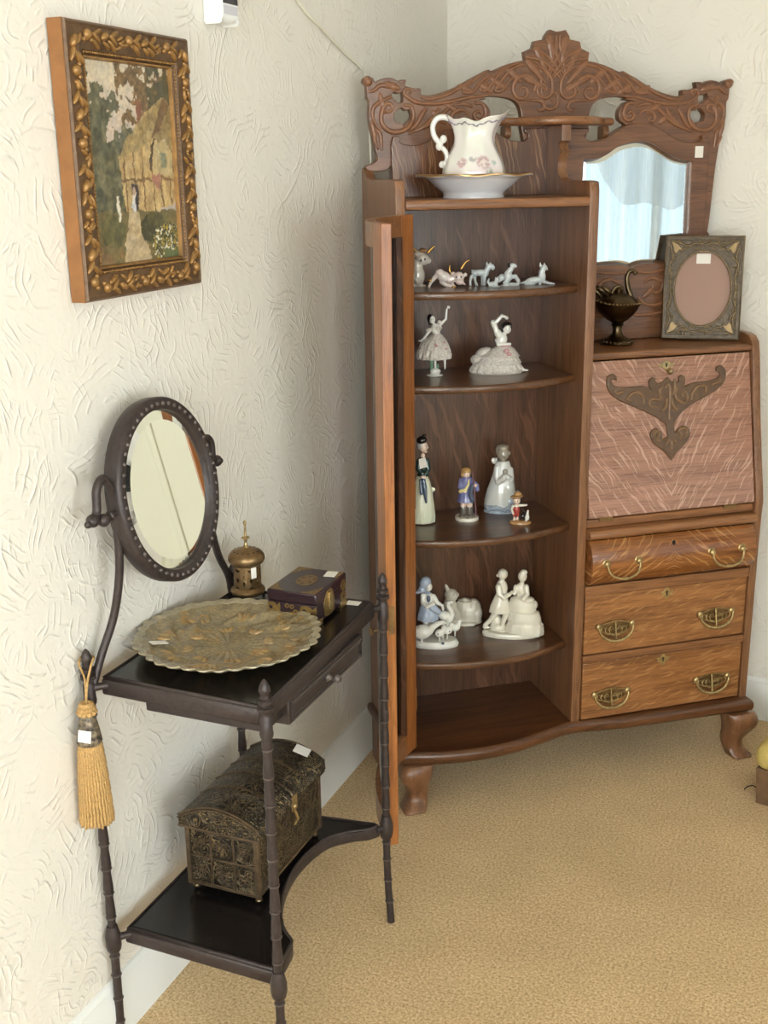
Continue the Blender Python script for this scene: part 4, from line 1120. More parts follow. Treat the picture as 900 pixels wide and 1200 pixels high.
def inpoly(x, y, P):
    c = False; j = len(P) - 1
    for i in range(len(P)):
        if (P[i][1] > y) != (P[j][1] > y) and x < (P[j][0] - P[i][0]) * (y - P[i][1]) / (P[j][1] - P[i][1]) + P[i][0]: c = not c
        j = i
    return c
def painting():
    n1, n2, n3 = vnoise(1), vnoise(2), vnoise(3)
    NX, NY = 130, 180
    mixq = lambda a, b, t: tuple(p + (q - p) * max(0, min(1, t)) for p, q in zip(a, b))
    roof = [(.31, .47), (.40, .40), (.50, .34), (.60, .28), (.74, .22), (.90, .155), (.97, .17), (1.01, .22), (1.01, .44), (.90, .37), (.78, .37), (.66, .40), (.5, .435), (.36, .475)]
    ridge_ = [(.80, .30), (.90, .165), (.96, .165), (.99, .20), (.86, .32), (.74, .37)]
    wall_ = [(.33, .475), (.5, .435), (.66, .40), (.78, .36), (1.01, .40), (1.01, .70), (.80, .73), (.6, .75), (.36, .745)]
    col = []
    for j in range(NY):
        v = 1 - j / (NY - 1)
        for i in range(NX):
            u = i / (NX - 1); v = 1 - j / (NY - 1)
            u0, v0 = u, v
            u = u + (n2(u * 14 + 3, v * 20 + 1) - .5) * .045 + (n3(u * 37, v * 52) - .5) * .028; v = v + (n1(u0 * 13 + 9, v0 * 19) - .5) * .030 + (n3(u0 * 35 + 7, v0 * 50 + 4) - .5) * .02
            a, b, c = n1(u0 * 9, v0 * 14), n2(u0 * 22, v0 * 30), n3(u0 * 46, v0 * 64)
            s = mixq((206, 192, 168), (190, 170, 158), v * 2.2)
            s = mixq(s, (150, 160, 168), (a - .55) * 3 if v > .2 else 0)
            # foliage
            d = (.40 - u) * 1.2 + (v - .22) * 1.7 - .05
            if v < .8 and u < .62 and a + d * .9 + (b - .5) * .6 > .62: s = mixq((58, 60, 46), (132, 126, 98), b * 1.5 - .35)
            if v < .30 and (u > .35) and a + (u - .45) * .75 + (b - .5) * .8 - abs(v - .10) * .9 > .46: s = mixq((84, 66, 44), (150, 116, 78), c * 1.6 - .4)
            if u > .72 and v < .24 and b + a > .80: s = mixq((54, 54, 42), (96, 88, 62), c)
            if .575 < u < .655 and .185 < v < .31: s = mixq((112, 66, 50), (140, 92, 70), b)
            if inpoly(u, v, wall_):
                s = mixq((150, 120, 80), (206, 178, 126), b * 1.3 - .1)
                if abs((u * 9) % 1 - .5) < .07 or abs(v - .575) < .006: s = (112, 84, 56)
            if ((u - .86) / .13) ** 2 + ((v - .52) / .15) ** 2 < 1 and v < .56: s = mixq((168, 146, 104), (196, 176, 134), b)
            if .84 < u < .92 and .44 < v < .52: s = mixq((106, 110, 88), (148, 148, 120), c)
            e = ((u - .86) / .155) ** 2 + ((v - .53) / .19) ** 2
            if 0.86 < e < 1.12 and v < .53: s = (64, 54, 44)
            if inpoly(u, v, roof): s = mixq((110, 92, 60), (178, 152, 104), b * 1.2 + (c - .5) * .6)
            if inpoly(u, v, ridge_): s = mixq((90, 66, 48), (130, 100, 68), b)
            if .455 < u < .53 and .60 < v < .735: s = (52, 46, 50)
            if ((u - .475) / .022) ** 2 + ((v - .69) / .05) ** 2 < 1: s = (206, 202, 200)
            if ((u - .475) / .015) ** 2 + ((v - .632) / .018) ** 2 < 1: s = (170, 140, 120)
            if .70 < u < .82 and .55 < v < .66 and a > .5: s = mixq((150, 96, 84), (178, 130, 110), c)
            if v > .735:
                s = mixq((92, 80, 50), (126, 112, 74), b)
                cl_, cr_ = .40 - (v - .735) * .35, .50 + (v - .735) * .55
                if cl_ < u < cr_: s = mixq((150, 128, 96), (206, 184, 148), b * 1.2 - (.12 if (v * 30) % 1 < .25 and v < .86 else 0))
                if ((u - .20) / .14) ** 2 + ((v - .83) / .09) ** 2 < 1: s = mixq((52, 54, 38), (116, 108, 66), b)
                if ((u - .72) / .19) ** 2 + ((v - .83) / .09) ** 2 < 1: s = mixq((56, 56, 40), (124, 112, 66), (u - .55) * 2 + b - .5)
                if ((u - .86) / .2) ** 2 + ((v - .91) / .09) ** 2 < 1 + a * .3: s = (214, 206, 180) if c > .63 else ((176, 150, 60) if c < .36 else mixq((44, 48, 34), (88, 88, 54), b))
                if u < .30 and v > .90 and a > .4: s = mixq((96, 74, 48), (150, 116, 76), c)
                if u > .8 and v > .95: s = mixq((70, 82, 50), (104, 112, 74), b)
            if .27 < u < .30 and .66 < v < .78: s = (216, 208, 190)
            k_ = .86 + .3 * n2(u0 * 50 + 11, v0 * 62); w_ = n1(u0 * 16 + 2, v0 * 24 + 5) - .5
            s = tuple(.88 * x * k_ + .12 * g for x, g in zip(s, (150, 132, 106)))
            col.append(tuple(srgb(*[max(0, min(255, x)) for x in (s[0] + 26 * w_, s[1] + 14 * w_, s[2] - 4 * w_)])))
    vs = [pm(-IW + 2 * IW * i / (NX - 1), -IH + 2 * IH * j / (NY - 1), .0205) for j in range(NY) for i in range(NX)]
    fs = [(j * NX + i, j * NX + i + 1, (j + 1) * NX + i + 1, (j + 1) * NX + i) for j in range(NY - 1) for i in range(NX - 1)]
    m, nt, b = newmat('oil_paint')
    at = nt.nodes.new('ShaderNodeAttribute'); at.attribute_name = 'paint'
    nt.links.new(at.outputs['Color'], b.inputs['Base Color']); b.inputs['Roughness'].default_value = .45
    bump(nt, b, noise(nt, objco(nt), 260, 3), .4, .001)
    mb = MB().add(vs, fs)
    o = obj('canvas', mb, m, pc, 0)
    ca = o.data.color_attributes.new('paint', 'FLOAT_COLOR', 'POINT')
    for k, c in enumerate(col): ca.data[k].color = c
painting()

# white wall unit and its cable
wd = thing('air_freshener', 'white wall-mounted dispenser with dark window high on the left wall', 'dispenser', (0, 1.99, 1.813))
M['white_plastic'] = plain('white_plastic', srgb(240, 240, 238), .35)
bp = smoothline([(-.034, .20), (-.034, .014), (-.024, .004), (0, 0), (.024, .004), (.034, .014), (.034, .20)], 3, corner=100)
obj('housing', plate(bp, t0=.0, t1=.040, bevel=.006).map(lambda x, y, t: (t, x, y)), M['white_plastic'], wd, 50)
obj('dark_window', plate([(-.026, .032), (.026, .032), (.026, .12), (-.026, .12)], t0=.0398, t1=.0412).map(lambda x, y, t: (t, x, y)), plain('smoked_window', srgb(34, 32, 46), .2), wd, 0)
obj('grey_label', plate([(-.026, .014), (.026, .014), (.026, .029), (-.026, .029)], t0=.0398, t1=.0408).map(lambda x, y, t: (t, x, y)), plain('pale_grey_label', srgb(206, 204, 212), .5), wd, 0)
cbp = smoothline([(.005, 2.27, 1.935), (.004, 2.334, 1.897), (.004, 2.365, 1.882), (.006, 2.393, 1.868), (.006, 2.45, 1.852), (.005, 2.521, 1.828), (.005, 2.60, 1.803), (.005, 2.66, 1.785), (.006, 2.70, 1.74), (.007, 2.72, 1.4), (.007, 2.72, .9)], 5, corner=170)
cb_ = MB().tube([(x, y, z) for x, y, z in cbp], .0032, 8)
tag(obj('cable', cb_, plain('cream_cable', srgb(232, 226, 208), .45), None, 60), 'thin cream cable running down the left wall behind the bookcase', 'cable')

# footstool at the right edge, thread on the carpet
fsr = thing('footstool', 'yellow upholstered footstool with brown wooden legs at the right edge', 'footstool', (1.215, 2.80, 0), -.25)
M['yellow_cloth'] = plain('yellow_upholstery', srgb(206, 182, 106), .8, 0, .15, 60, .001, 300)
cu_ = MB().box((-.17, -.13, .095), (.17, .13, .165))
cu = obj('cushion', cu_, M['yellow_cloth'], fsr, 0, .028); cu.modifiers['bevel'].segments = 5
cu2 = MB(); cu2.ball((0, 0, .15), (.15, .11, .045), None, 24, 12)
obj('padded_top', cu2, plain('dark_tapestry', srgb(84, 78, 58), .85, 0, .3, 40), fsr, 60)
for sx in (1, -1):
    for sy in (1, -1):
        q = MB().quadloft([[(sx * .135 + a * h, sy * .098 + b_ * h, z) for a, b_ in ((1, 1), (-1, 1), (-1, -1), (1, -1))] for z, h in ((0, .022), (.05, .024), (.1, .028))])
        obj('leg', q, plain('grey_brown_wood', srgb(120, 92, 66), .5, 0, .3, 30), fsr, 0, .003)
th = MB().tube([(1.000, 2.775, .003), (1.008, 2.782, .010), (1.020, 2.786, .013), (1.030, 2.782, .010), (1.035, 2.772, .003)], .0016, 6)
tag(obj('thread', th, M['dark'], None, 60), 'short dark curl of thread lying on the carpet by the footstool', 'thread')
# dark shaded lamp, seen in the bookcase mirror
lm = thing('floor_lamp', 'dark shaded floor lamp by the window, seen only in the bookcase mirror', 'lamp', (2.55, 2.62, 0))
obj('base', MB().lathe([(0, 0), (.14, 0), (.14, .02), (.03, .035), (.015, .05)], n=28), M['iron'], lm)
obj('pole', MB().lathe([(.012, .04), (.012, 1.2)], n=12), M['iron'], lm)
obj('shade', MB().lathe([(.24, 1.02), (.15, 1.34), (.147, 1.34), (.237, 1.02)], n=36), plain('black_shade', srgb(26, 26, 30), .7), lm)
# ------------------------------------------------------------------ on top of the bookcase: basin and jug
def near(u, w, z): return LW(u, w, z)
def porcelain(name, col, rough=.16, **k): return plain(name, col, rough, coat=.5, sub=.05, **k)
M['white_china'] = porcelain('white_china', srgb(238, 236, 230))
M['basin_china'] = porcelain('basin_china', srgb(226, 226, 230))
M['gold_line'] = plain('gold_line', srgb(186, 150, 96), .3, .8)
bs = thing('wash_basin', 'white china wash basin with fine gilt edge on top of the bookcase', 'basin', near(.228, .150, 1.487), CA)
def scal(r, z, a):
    q = max(0, r - .085) / .05
    return r * (1 + .018 * q * sin(a * 8)), z + .002 * q * sin(a * 8 + 1)
bas = obj('bowl', MB().lathe([(0, .006), (.064, .006), (.066, 0), (.071, 0), (.070, .009), (.074, .014), (.090, .026), (.104, .040), (.112, .0455), (.134, .0485), (.135, .050), (.133, .0515), (.111, .0490), (.100, .044), (.086, .030), (.068, .017), (0, .013)], n=96, fn=scal), M['basin_china'], bs, 60)
obj('gilt_rim', MB().lathe([(.1335, .0488), (.1357, .0492), (.1357, .0512), (.1335, .0518)], n=96, fn=scal), M['gold_line'], bas, 60)
jg = thing('water_jug', 'white china jug with painted pink roses standing in the basin', 'jug', near(.228, .150, 1.5015), math.radians(19))
def jugmat():
    m, nt, b = newmat('rose_painted_china')
    co = objco(nt)
    g = ramp(nt, noise(nt, co, 9, 2), [(.35, srgb(238, 236, 226)), (.65, srgb(240, 226, 228))])
    c = g
    v = nt.nodes.new('ShaderNodeTexVoronoi'); v.inputs['Scale'].default_value = 95; nt.links.new(co, v.inputs['Vector'])
    for (px_, py_, pz_), rad, cols in (((.022, -.066, .064), .019, (srgb(226, 186, 190), srgb(176, 140, 140), srgb(232, 214, 206))), ((-.028, -.062, .062), .014, (srgb(228, 190, 190), srgb(190, 150, 152), srgb(236, 220, 214))), ((.036, -.062, .042), .011, (srgb(190, 176, 160), srgb(168, 176, 168), srgb(234, 226, 214))), ((-.003, -.066, .072), .010, (srgb(150, 166, 166), srgb(176, 166, 170), srgb(236, 230, 220))), ((.046, -.052, .064), .008, (srgb(160, 184, 180), srgb(180, 190, 180), srgb(236, 230, 220)))):
        d = nt.nodes.new('ShaderNodeVectorMath'); d.operation = 'DISTANCE'; nt.links.new(co, d.inputs[0]); d.inputs[1].default_value = (px_, py_, pz_)
        e = math_(nt, 'ADD', d.outputs['Value'], math_(nt, 'MULTIPLY', noise(nt, co, 120, 2), .010))
        mk = ramp(nt, math_(nt, 'DIVIDE', e, rad + .005), [(.75, (1, 1, 1, 1)), (1.0, (0, 0, 0, 1))])
        pc_ = ramp(nt, v.outputs['Distance'], [(.15, cols[0]), (.5, cols[1]), (.75, cols[2])])
        c = mixc(nt, math_(nt, 'MULTIPLY', mk, .85), c, pc_)
    nt.links.new(c, b.inputs['Base Color']); b.inputs['Roughness'].default_value = .14; b.inputs['Coat Weight'].default_value = .5
    return m
M['jug'] = jugmat()
def jugfn(r, z, a):
    k = max(0, (z - .085) / .060)
    r = r * (1 + .022 * sin(a * 9) * (1 - min(1, k)))
    sp = max(0, cos(a)) ** 3
    r2 = r + k ** 2 * (.030 * sp + .012 * max(0, -cos(a)) ** 2) + k * .004 * sin(a * 6)
    z2 = z + k ** 2 * (.012 * sp + .003 * max(0, -cos(a)) - .006 * abs(sin(a))) + (.0025 * sin(a * 6 + 1) * k if k > .6 else 0)
    return r2, z2
JZ = 1.10
jp = smoothline([(.056, .003), (.064, .010), (.071, .028), (.0715, .042), (.067, .058), (.058, .074), (.049, .090), (.0435, .105), (.0425, .118), (.0445, .130), (.048, .141), (.050, .146)], 3, corner=170)
prof = [(0, 0), (.052, 0), (.056, .003)] + jp + [(.049, .147)] + [(r - .004, z) for r, z in reversed(jp[6:])] + [(0, .03)]
jb_ = obj('jug_body', MB().lathe(prof, n=108, fn=jugfn).map(lambda x, y, z: (x, y, z * JZ)), M['jug'], jg, 70)
def jugband():
    rr = []
    for k in range(108):
        a = 2 * PI * k / 108
        r, z = jugfn(.0465 + .0012, .136 + .0018 * sin(a * 18), a)
        rr.append((r * cos(a), r * sin(a), z))
    return MB().tube(rr, [.0011 + .0008 * (sin(k * 1.9) > 0) for k in range(108)], 5, True)
obj('garland_band', jugband().map(lambda x, y, z: (x, y, z * JZ)), plain('grey_blue_garland', srgb(150, 140, 152), .3), jb_, 60)
hd = MB(); pts = smoothline([(-.052, 0, .141), (-.066, 0, .148), (-.084, 0, .146), (-.094, 0, .132), (-.092, 0, .114), (-.082, 0, .100), (-.074, 0, .092)], 4, corner=170)
hd.tube(pts, [.0062] * len(pts), 10)
pts = smoothline([(-.078, 0, .090), (-.068, 0, .084), (-.062, 0, .073), (-.063, 0, .060), (-.072, 0, .055)], 4, corner=170)
hd.tube(pts, [.0055] * len(pts), 10)
for x, z, r in ((-.070, .105, .0085), (-.079, .091, .009), (-.073, .054, .0075), (-.060, .066, .006)): hd.ball((x, 0, z), r)
obj('handle', hd.map(lambda x, y, z: (x, y, z * JZ)), M['white_china'], jg, 60)

# bronze footed oil lamp and ornate photo frame on the desk
ol = thing('oil_lamp', 'aged bronze footed genie-style oil lamp with curled handle on the desk top', 'oil lamp', near(.640, .098, 1.117), math.radians(17))
obj('pedestal', MB().lathe([(0, 0), (.040, 0), (.042, .004), (.040, .008), (.034, .012), (.022, .018), (.014, .026), (.011, .036), (.0125, .046), (.017, .049), (.012, .052), (.016, .055), (0, .056)], n=32), M['pewter'], ol, 40)
gd = MB()
for k in range(24):
    a = 2 * PI * k / 24; gd.ball((.038 * cos(a), .038 * sin(a), .0085), (.0045, .0045, .003), None, 8, 6)
obj('gadrooning', gd, M['pewter'], ol, 60)
def bowlfn(r, z, a):
    k = max(0, (z - .054) / .05); sp = max(0, -cos(a)) ** 2
    return r * (1 + .38 * sp * k), z + .016 * sp * k * k * max(0, -cos(a))
obj('bowl', MB().lathe([(0, .054), (.012, .054), (.026, .062), (.042, .078), (.053, .095), (.057, .104), (.0555, .106), (.048, .098), (0, .094)], n=48, fn=bowlfn), M['pewter'], ol, 50)
bdg = MB()
for k in range(40):
    a = 2 * PI * k / 40; r, z = bowlfn(.0565, .105, a); bdg.ball((r * cos(a), r * sin(a), z), .0027, None, 8, 6)
obj('beading', bdg, M['brass_dark'], ol, 60)
obj('lid', MB().lathe([(.050, .104), (.046, .112), (.034, .121), (.020, .127), (.010, .130), (.012, .136), (.006, .144), (.003, .150), (0, .151)], n=36), M['pewter'], ol, 50)
hn = MB(); pts = smoothline([(.034, 0, .112), (.026, 0, .130), (.020, 0, .150), (.019, 0, .170), (.025, 0, .182), (.034, 0, .184), (.038, 0, .178)], 4, corner=170)
hn.tube(pts, [.0075 - .003 * i / len(pts) for i in range(len(pts))], 10); hn.ball(pts[-1], .0055)
obj('handle', hn, M['pewter'], ol, 60)
lv = MB()
for q, (x, z, t) in enumerate(((-.060, .126, -30), (-.048, .130, -10), (-.034, .130, 15), (-.070, .118, -50))):
    p_ = smoothline([(x + .018, -.012 + .008 * q % .02, z - .016), (x + .008, -.016, z + .004), (x - .006, -.014, z + .012), (x - .016, -.010, z + .004), (x - .010, -.012, z - .006)], 3, corner=170)
    lv.tube(p_, [.003 + .0035 * sin(PI * i / len(p_)) for i in range(len(p_))], 8)
lv.tube(smoothline([(-.018, -.005, .128), (-.010, -.006, .143), (.002, -.006, .146), (.010, -.004, .138)], 3, corner=170), .0045, 8)
obj('leaf_scroll', lv, M['pewter'], ol, 60)

pf = thing('photo_frame', 'ornate bronze rectangular photo frame with empty oval opening on the desk top', 'photo frame', near(.868, .1155, 1.117), CA - math.radians(30))
TILT = math.radians(9)
FW, FH = .098, .262
def ft(x, z, n): return (x, -n * cos(TILT) + z * sin(TILT), z * cos(TILT) + n * sin(TILT) + .002)
ov = [(.0705 * cos(2 * PI * k / 64), .128 + .094 * sin(2 * PI * k / 64)) for k in range(64)]
M['frame_bronze'] = plain('antiqued_frame', srgb(86, 70, 50), .4, .3, .45, 90, .0016, 110)
M['frame_light'] = plain('frame_highlight', srgb(128, 108, 78), .36, .4, .4, 120)
M['frame_gold'] = plain('frame_gold_figure', srgb(150, 122, 78), .4, .35, .3, 150)
pl_ = obj('surround', plate([(-FW, 0), (FW, 0), (FW, FH), (-FW, FH)], [ov], 0, .012, .0015).map(lambda x, y, t: ft(x, y, t)), M['frame_bronze'], pf)
ri = MB(); ri.tube([ft(x * 1.015, .128 + (z - .128) * 1.012, .0125) for x, z in ov], .0028, 8, True)
for d in (.002, .012):
    ri.tube([ft(x, z, .0125) for x, z in ((-FW + d, d), (FW - d, d), (FW - d, FH - d), (-FW + d, FH - d))], .0022 if d < .01 else .0013, 6, True)
obj('raised_rim', ri, M['frame_light'], pl_, 60)
vi = MB(); rnd = random.Random(11)
for sx in (1, -1):
    for sz in (1, -1):
        def q_(x, z): return ft(sx * x, .131 + sz * z, .012)
        for P in ([(.0, .108), (.02, .112), (.045, .106), (.06, .112), (.078, .118)], [(.082, .0), (.078, .03), (.085, .055), (.078, .08), (.086, .105)], [(.03, .113), (.04, .100), (.052, .098), (.060, .088)], [(.078, .03), (.086, .04), (.079, .05)], [(.084, .06), (.074, .072), (.070, .082)], [(.01, .104), (.02, .098), (.03, .101)]):
            pp_ = smoothline([q_(*p) for p in P], 4, corner=170)
            vi.tube(pp_, [.0018 + .0016 * abs(sin(i * .9)) for i in range(len(pp_))], 6)
        for k in range(14):
            if k % 2: x, z = .080 + rnd.uniform(-.006, .006), rnd.uniform(0, .1)
            else: x, z = rnd.uniform(.0, .07), .112 + rnd.uniform(-.006, .008)
            vi.ball(q_(x, z), (.005, .0022, .0022), (0, rnd.uniform(0, 3), 0), 8, 6)
obj('vine_relief', vi, M['frame_light'], pl_, 60)
for sx in (1, -1):
    for sz in (1, -1):
        P = [(sx * x, .131 + sz * z) for x, z in smoothline([(.084, .116), (.074, .113), (.062, .104), (.055, .093), (.063, .096), (.070, .086), (.076, .092), (.078, .103)], 2, True)]
        obj('corner_figure', plate(P, t0=.0118, t1=.0142, bevel=.0008).map(lambda x, y, t: ft(x, y, t)), M['frame_gold'], pl_, 60)
obj('mount_board', plate(shrink(ov, -.04, (0, .128)), t0=.002, t1=.004).map(lambda x, y, t: ft(x, y, t)), plain('dusty_pink_board', srgb(164, 132, 118), .75), pf, 0, label='dusty pink backing board')
tb_ = MB(); tb_.add([ft(x, z, n_2) for n_2 in (.0042, .005) for x, z in ((-.019, .192), (.016, .192), (.016, .217), (-.019, .217))], [(0, 1, 2, 3), (4, 5, 6, 7), (0, 1, 5, 4), (1, 2, 6, 5), (2, 3, 7, 6), (3, 0, 4, 7)])
obj('price_tag', tb_, M['tag'], pf, 0, label='white paper tag in the oval opening')
sb = MB().box((-.03, .012, 0), (.03, .016, .17)); 
obj('easel_strut', sb.map(lambda x, y, z: (x, y + .035 * (1 - z / .17) + .028 * (z / .17), z)), M['dark'], pf, 0)

# ------------------------------------------------------------------ figurines
class Fig:
    """a figurine laid out in its own little coordinates: x right, z up, d away"""
    def __init__(s, name, label, cat, x0, y0, sc, base, u, w, z):
        s.x0, s.y0, s.sc = x0, y0, sc; s.bx, s.by = base
        ang = math.radians(22.4) - math.atan((base[0] - 450) / 1400)
        s.root = thing(name, label, cat, LW(u, w, z), ang)
        P = LW(u, w, z) - Vector((1.1605, 0, 1.55))
        s.k = P.dot(Vector((RW[0][2], RW[1][2], RW[2][2]))) / 1339
        s.m = MB()
    def P(s, x, y, d=0): return (((s.x0 + x / s.sc) - s.bx) * s.k, d / s.sc * s.k, max((s.by - (s.y0 + y / s.sc)) * s.k * 1.045, 0))
    def r(s, v): return v / s.sc * s.k
    def e(s, x, y, rx, ry=None, d=0, rd=None, rot=0):
        ry = ry or rx; rd = rd or min(rx, ry)
        c = list(s.P(x, y, d)); R = (s.r(rx), s.r(rd), s.r(ry))
        s.m.ball(tuple(c), R, (0, math.radians(rot), 0), 14, 10); return s
    def l(s, *pts):
        s.m.caps([s.P(p[0], p[1], p[3] if len(p) > 3 else 0) + (s.r(p[2]),) for p in pts], 10); return s
    def cone(s, prof, ruf=0, n=18, fl=.8):
        """stack of (x, y, half width): draped skirt"""
        rings = []
        for i, (x, y, h) in enumerate(prof):
            c = s.P(x, y); ring = []
            for k in range(36):
                a = 2 * PI * k / 36
                hh = h * (1 + ruf * sin(a * n + i) * (i / len(prof)))
                ring.append((c[0] + s.r(hh) * cos(a), s.r(hh) * fl * sin(a), c[2]))
            rings.append(ring)
        s.m.quadloft(rings); return s
    def done(s, name, mat, vox=.0011, it=1, label=None, parent=None):
        o = sculpt(name, s.m, mat, parent or s.root, vox, it, label); s.m = MB(); return o
    def raw(s, name, mat, parent=None, label=None):
        o = obj(name, s.m, mat, parent or s.root, 60, 0, label); s.m = MB(); return o

C_ = porcelain
K = dict(
    beige=C_('beige_glaze', srgb(206, 194, 180)), pinkw=C_('pale_pink_glaze', srgb(226, 200, 192), col2=srgb(232, 220, 210)), gold=plain('gilding', srgb(206, 160, 84), .25, .9),
    grey=C_('grey_white_glaze', srgb(180, 186, 188), col2=srgb(206, 208, 204)), white=C_('white_glaze', srgb(232, 228, 218)), cream=C_('cream_bisque', srgb(226, 218, 200), rough=.35),
    lace=plain('lace_porcelain', srgb(232, 224, 212), .4, 0, 0, 300, .0022, 300, col2=srgb(196, 182, 172)), skin=C_('skin_tint', srgb(234, 206, 186)), black=C_('black_hair', srgb(34, 28, 28)),
    brown=C_('brown_tint', srgb(150, 106, 66)), dgreen=C_('dark_green_jacket', srgb(34, 58, 52)), ivory=C_('ivory_skirt', srgb(228, 226, 198)), hair=C_('golden_hair', srgb(196, 154, 92)),
    blue=C_('violet_blue_coat', srgb(112, 112, 164), col2=srgb(140, 140, 176)), yellow=C_('pale_yellow', srgb(222, 206, 140)), boot=C_('grey_boot', srgb(104, 96, 88)), purple=C_('plum_staff', srgb(122, 86, 92)),
    robe=C_('pale_grey_robe', srgb(206, 208, 206), col2=srgb(214, 210, 200)), drape=C_('blue_grey_drape', srgb(150, 160, 172), col2=srgb(176, 184, 194)), taupe=C_('taupe_head', srgb(158, 148, 132)), red=C_('red_dungarees', srgb(170, 70, 64)),
    tan=C_('tan_base', srgb(178, 134, 86)), kerchief=C_('blue_grey_kerchief', srgb(168, 180, 200)), slate=C_('slate_blue', srgb(86, 98, 118)), leaf=C_('green_tint', srgb(120, 150, 124)), rose=C_('rose_tint', srgb(212, 160, 160)), silver=C_('silver_hair', srgb(176, 174, 172)))

# 1 seated bull
f = Fig('bull_figurine', 'beige seated bull figurine with gold horns half hidden by the open door, top shelf', 'figurine', 480, 280, 9, (492, 335), .105, .115, 1.285)
f.e(100, 390, 74, 115, rd=70).e(95, 300, 60, 90).e(150, 225, 74, 62, -10, 60, 15).e(205, 240, 36, 34, -10).e(60, 480, 80, 34).e(140, 490, 46, 18, -20).e(110, 180, 60, 40).e(92, 180, 44, 16, 0, 14, -20)
b_ = f.done('body', K['beige'])
f.l((205, 160, 15), (235, 130, 15), (262, 105, 11), (278, 98, 6)); f.l((100, 165, 15), (70, 135, 13), (50, 110, 8)); f.raw('horn', K['gold'], b_)
f.e(150, 140, 44, 26, -15, 34); f.raw('forelock', K['brown'], b_)
f.e(130, 235, 10, 12, -66, 8).e(172, 222, 9, 11, -66, 8); f.raw('eye', K['black'], b_)
# 2 pink cow lying with raised rump
f = Fig('cow_figurine', 'pale pink crouching cow figurine with long gold horns, top shelf', 'figurine', 480, 280, 9, (522, 337), .155, .155, 1.285)
f.e(370, 410, 78, 58, rot=20, rd=50).e(330, 375, 50, 45).l((325, 370, 36), (270, 425, 24), (232, 470, 17), (215, 520, 16)).l((350, 460, 30), (390, 495, 20), (460, 510, 15)).l((430, 440, 46), (490, 420, 44))
f.e(530, 415, 58, 56, -20, 46).e(540, 462, 48, 30, -30, 36).e(598, 392, 20, 22, -10, 10).e(470, 380, 24, 20, -10, 10).l((560, 470, 14), (590, 485, 12)).l((455, 480, 20), (490, 515, 14))
b_ = f.done('body', K['pinkw'])
f.l((447, 375, 10), (430, 345, 9), (434, 300, 5)); f.l((555, 330, 13), (580, 292, 11), (606, 262, 8), (638, 252, 5)); f.raw('horn', K['gold'], b_)
f.e(232, 445, 24, 20).e(475, 512, 26, 12, -20); f.raw('hoof', K['gold'], b_)
f.e(505, 410, 8, 10, -66, 8).e(552, 408, 8, 10, -66, 8); f.raw('eye', K['black'], b_)
# 3 terrier
f = Fig('terrier_figurine', 'grey standing terrier figurine with pricked ears, top shelf', 'figurine', 560, 290, 9, (570, 333), .248, .150, 1.285)
f.e(90, 262, 78, 36, rd=34).e(30, 265, 40, 36).e(140, 265, 36, 42).l((25, 285, 22, 10), (30, 340, 15, 10), (48, 385, 16, 0)).l((-8, 300, 20, -14), (-22, 345, 14, -14), (-18, 380, 15, -16)).l((130, 290, 22, -10), (128, 385, 16, -10)).l((108, 290, 20, 14), (108, 385, 15, 14))
f.l((150, 245, 30), (172, 205, 30)).e(190, 198, 40, 28).e(214, 212, 24, 28).l((153, 190, 12), (152, 160, 7)).l((185, 180, 11), (190, 162, 6)).l((10, 250, 12), (-4, 236, 8))
b_ = f.done('body', K['grey'])
f.e(236, 196, 9, 7); f.raw('nose', K['black'], b_)
# 4 pup
f = Fig('puppy_figurine', 'tiny grey and white puppy figurine in front of the terrier, top shelf', 'figurine', 560, 290, 9, (576, 336.5), .262, .205, 1.285)
f.e(140, 413, 72, 10, rd=40).e(125, 385, 45, 24).e(165, 352, 26, 28).l((160, 340, 9), (152, 322, 6)).l((176, 335, 10), (178, 316, 6)).l((95, 395, 18), (72, 365, 14), (82, 338, 9)).l((160, 375, 14), (168, 405, 10))
f.done('body', K['grey'], .0009)
# 5 two dogs
f = Fig('dog_pair_figurine', 'grey and white figurine of dogs playing, between puppy and reclining dog, top shelf', 'figurine', 560, 290, 9, (600, 336), .305, .185, 1.285)
f.e(360, 412, 110, 10, rd=50).e(352, 320, 46, 66, rd=40).l((345, 300, 34), (390, 240, 28)).e(398, 215, 40, 27).e(430, 222, 16, 16).l((340, 350, 24, -20), (342, 410, 20, -20)).l((380, 330, 30, 10), (430, 325, 26, 10), (462, 365, 22, 10), (458, 408, 18, 10)).e(290, 335, 40, 40, 20).l((280, 350, 26, 10), (258, 370, 18, 10)).e(395, 400, 50, 18).l((320, 380, 20, -30), (318, 408, 16, -30))
b_ = f.done('body', K['grey'], .0009)
f.e(362, 212, 16, 24, -10, 22); f.raw('ear', K['black'], b_)
# 6 reclining dog
f = Fig('shepherd_dog_figurine', 'grey reclining shepherd dog figurine at the right end, top shelf', 'figurine', 560, 290, 9, (632, 334), .375, .185, 1.285)
f.e(630, 355, 100, 38, rot=-8, rd=40).e(710, 320, 40, 62, rd=36).l((705, 280, 34), (722, 235, 30)).e(728, 225, 36, 26).l((740, 230, 18), (762, 246, 11)).l((690, 215, 13), (688, 182, 7)).l((728, 210, 12), (732, 182, 6)).l((735, 370, 20, -14), (790, 384, 14, -14), (836, 388, 11, -14)).l((700, 360, 20, 14), (690, 395, 16, -20)).e(590, 388, 56, 18, -20).l((545, 375, 22), (500, 382, 12), (480, 385, 8)).l((560, 398, 12, -20), (540, 402, 10, -20))
b_ = f.done('body', K['grey'])
f.e(772, 247, 7, 7); f.raw('nose', K['black'], b_)

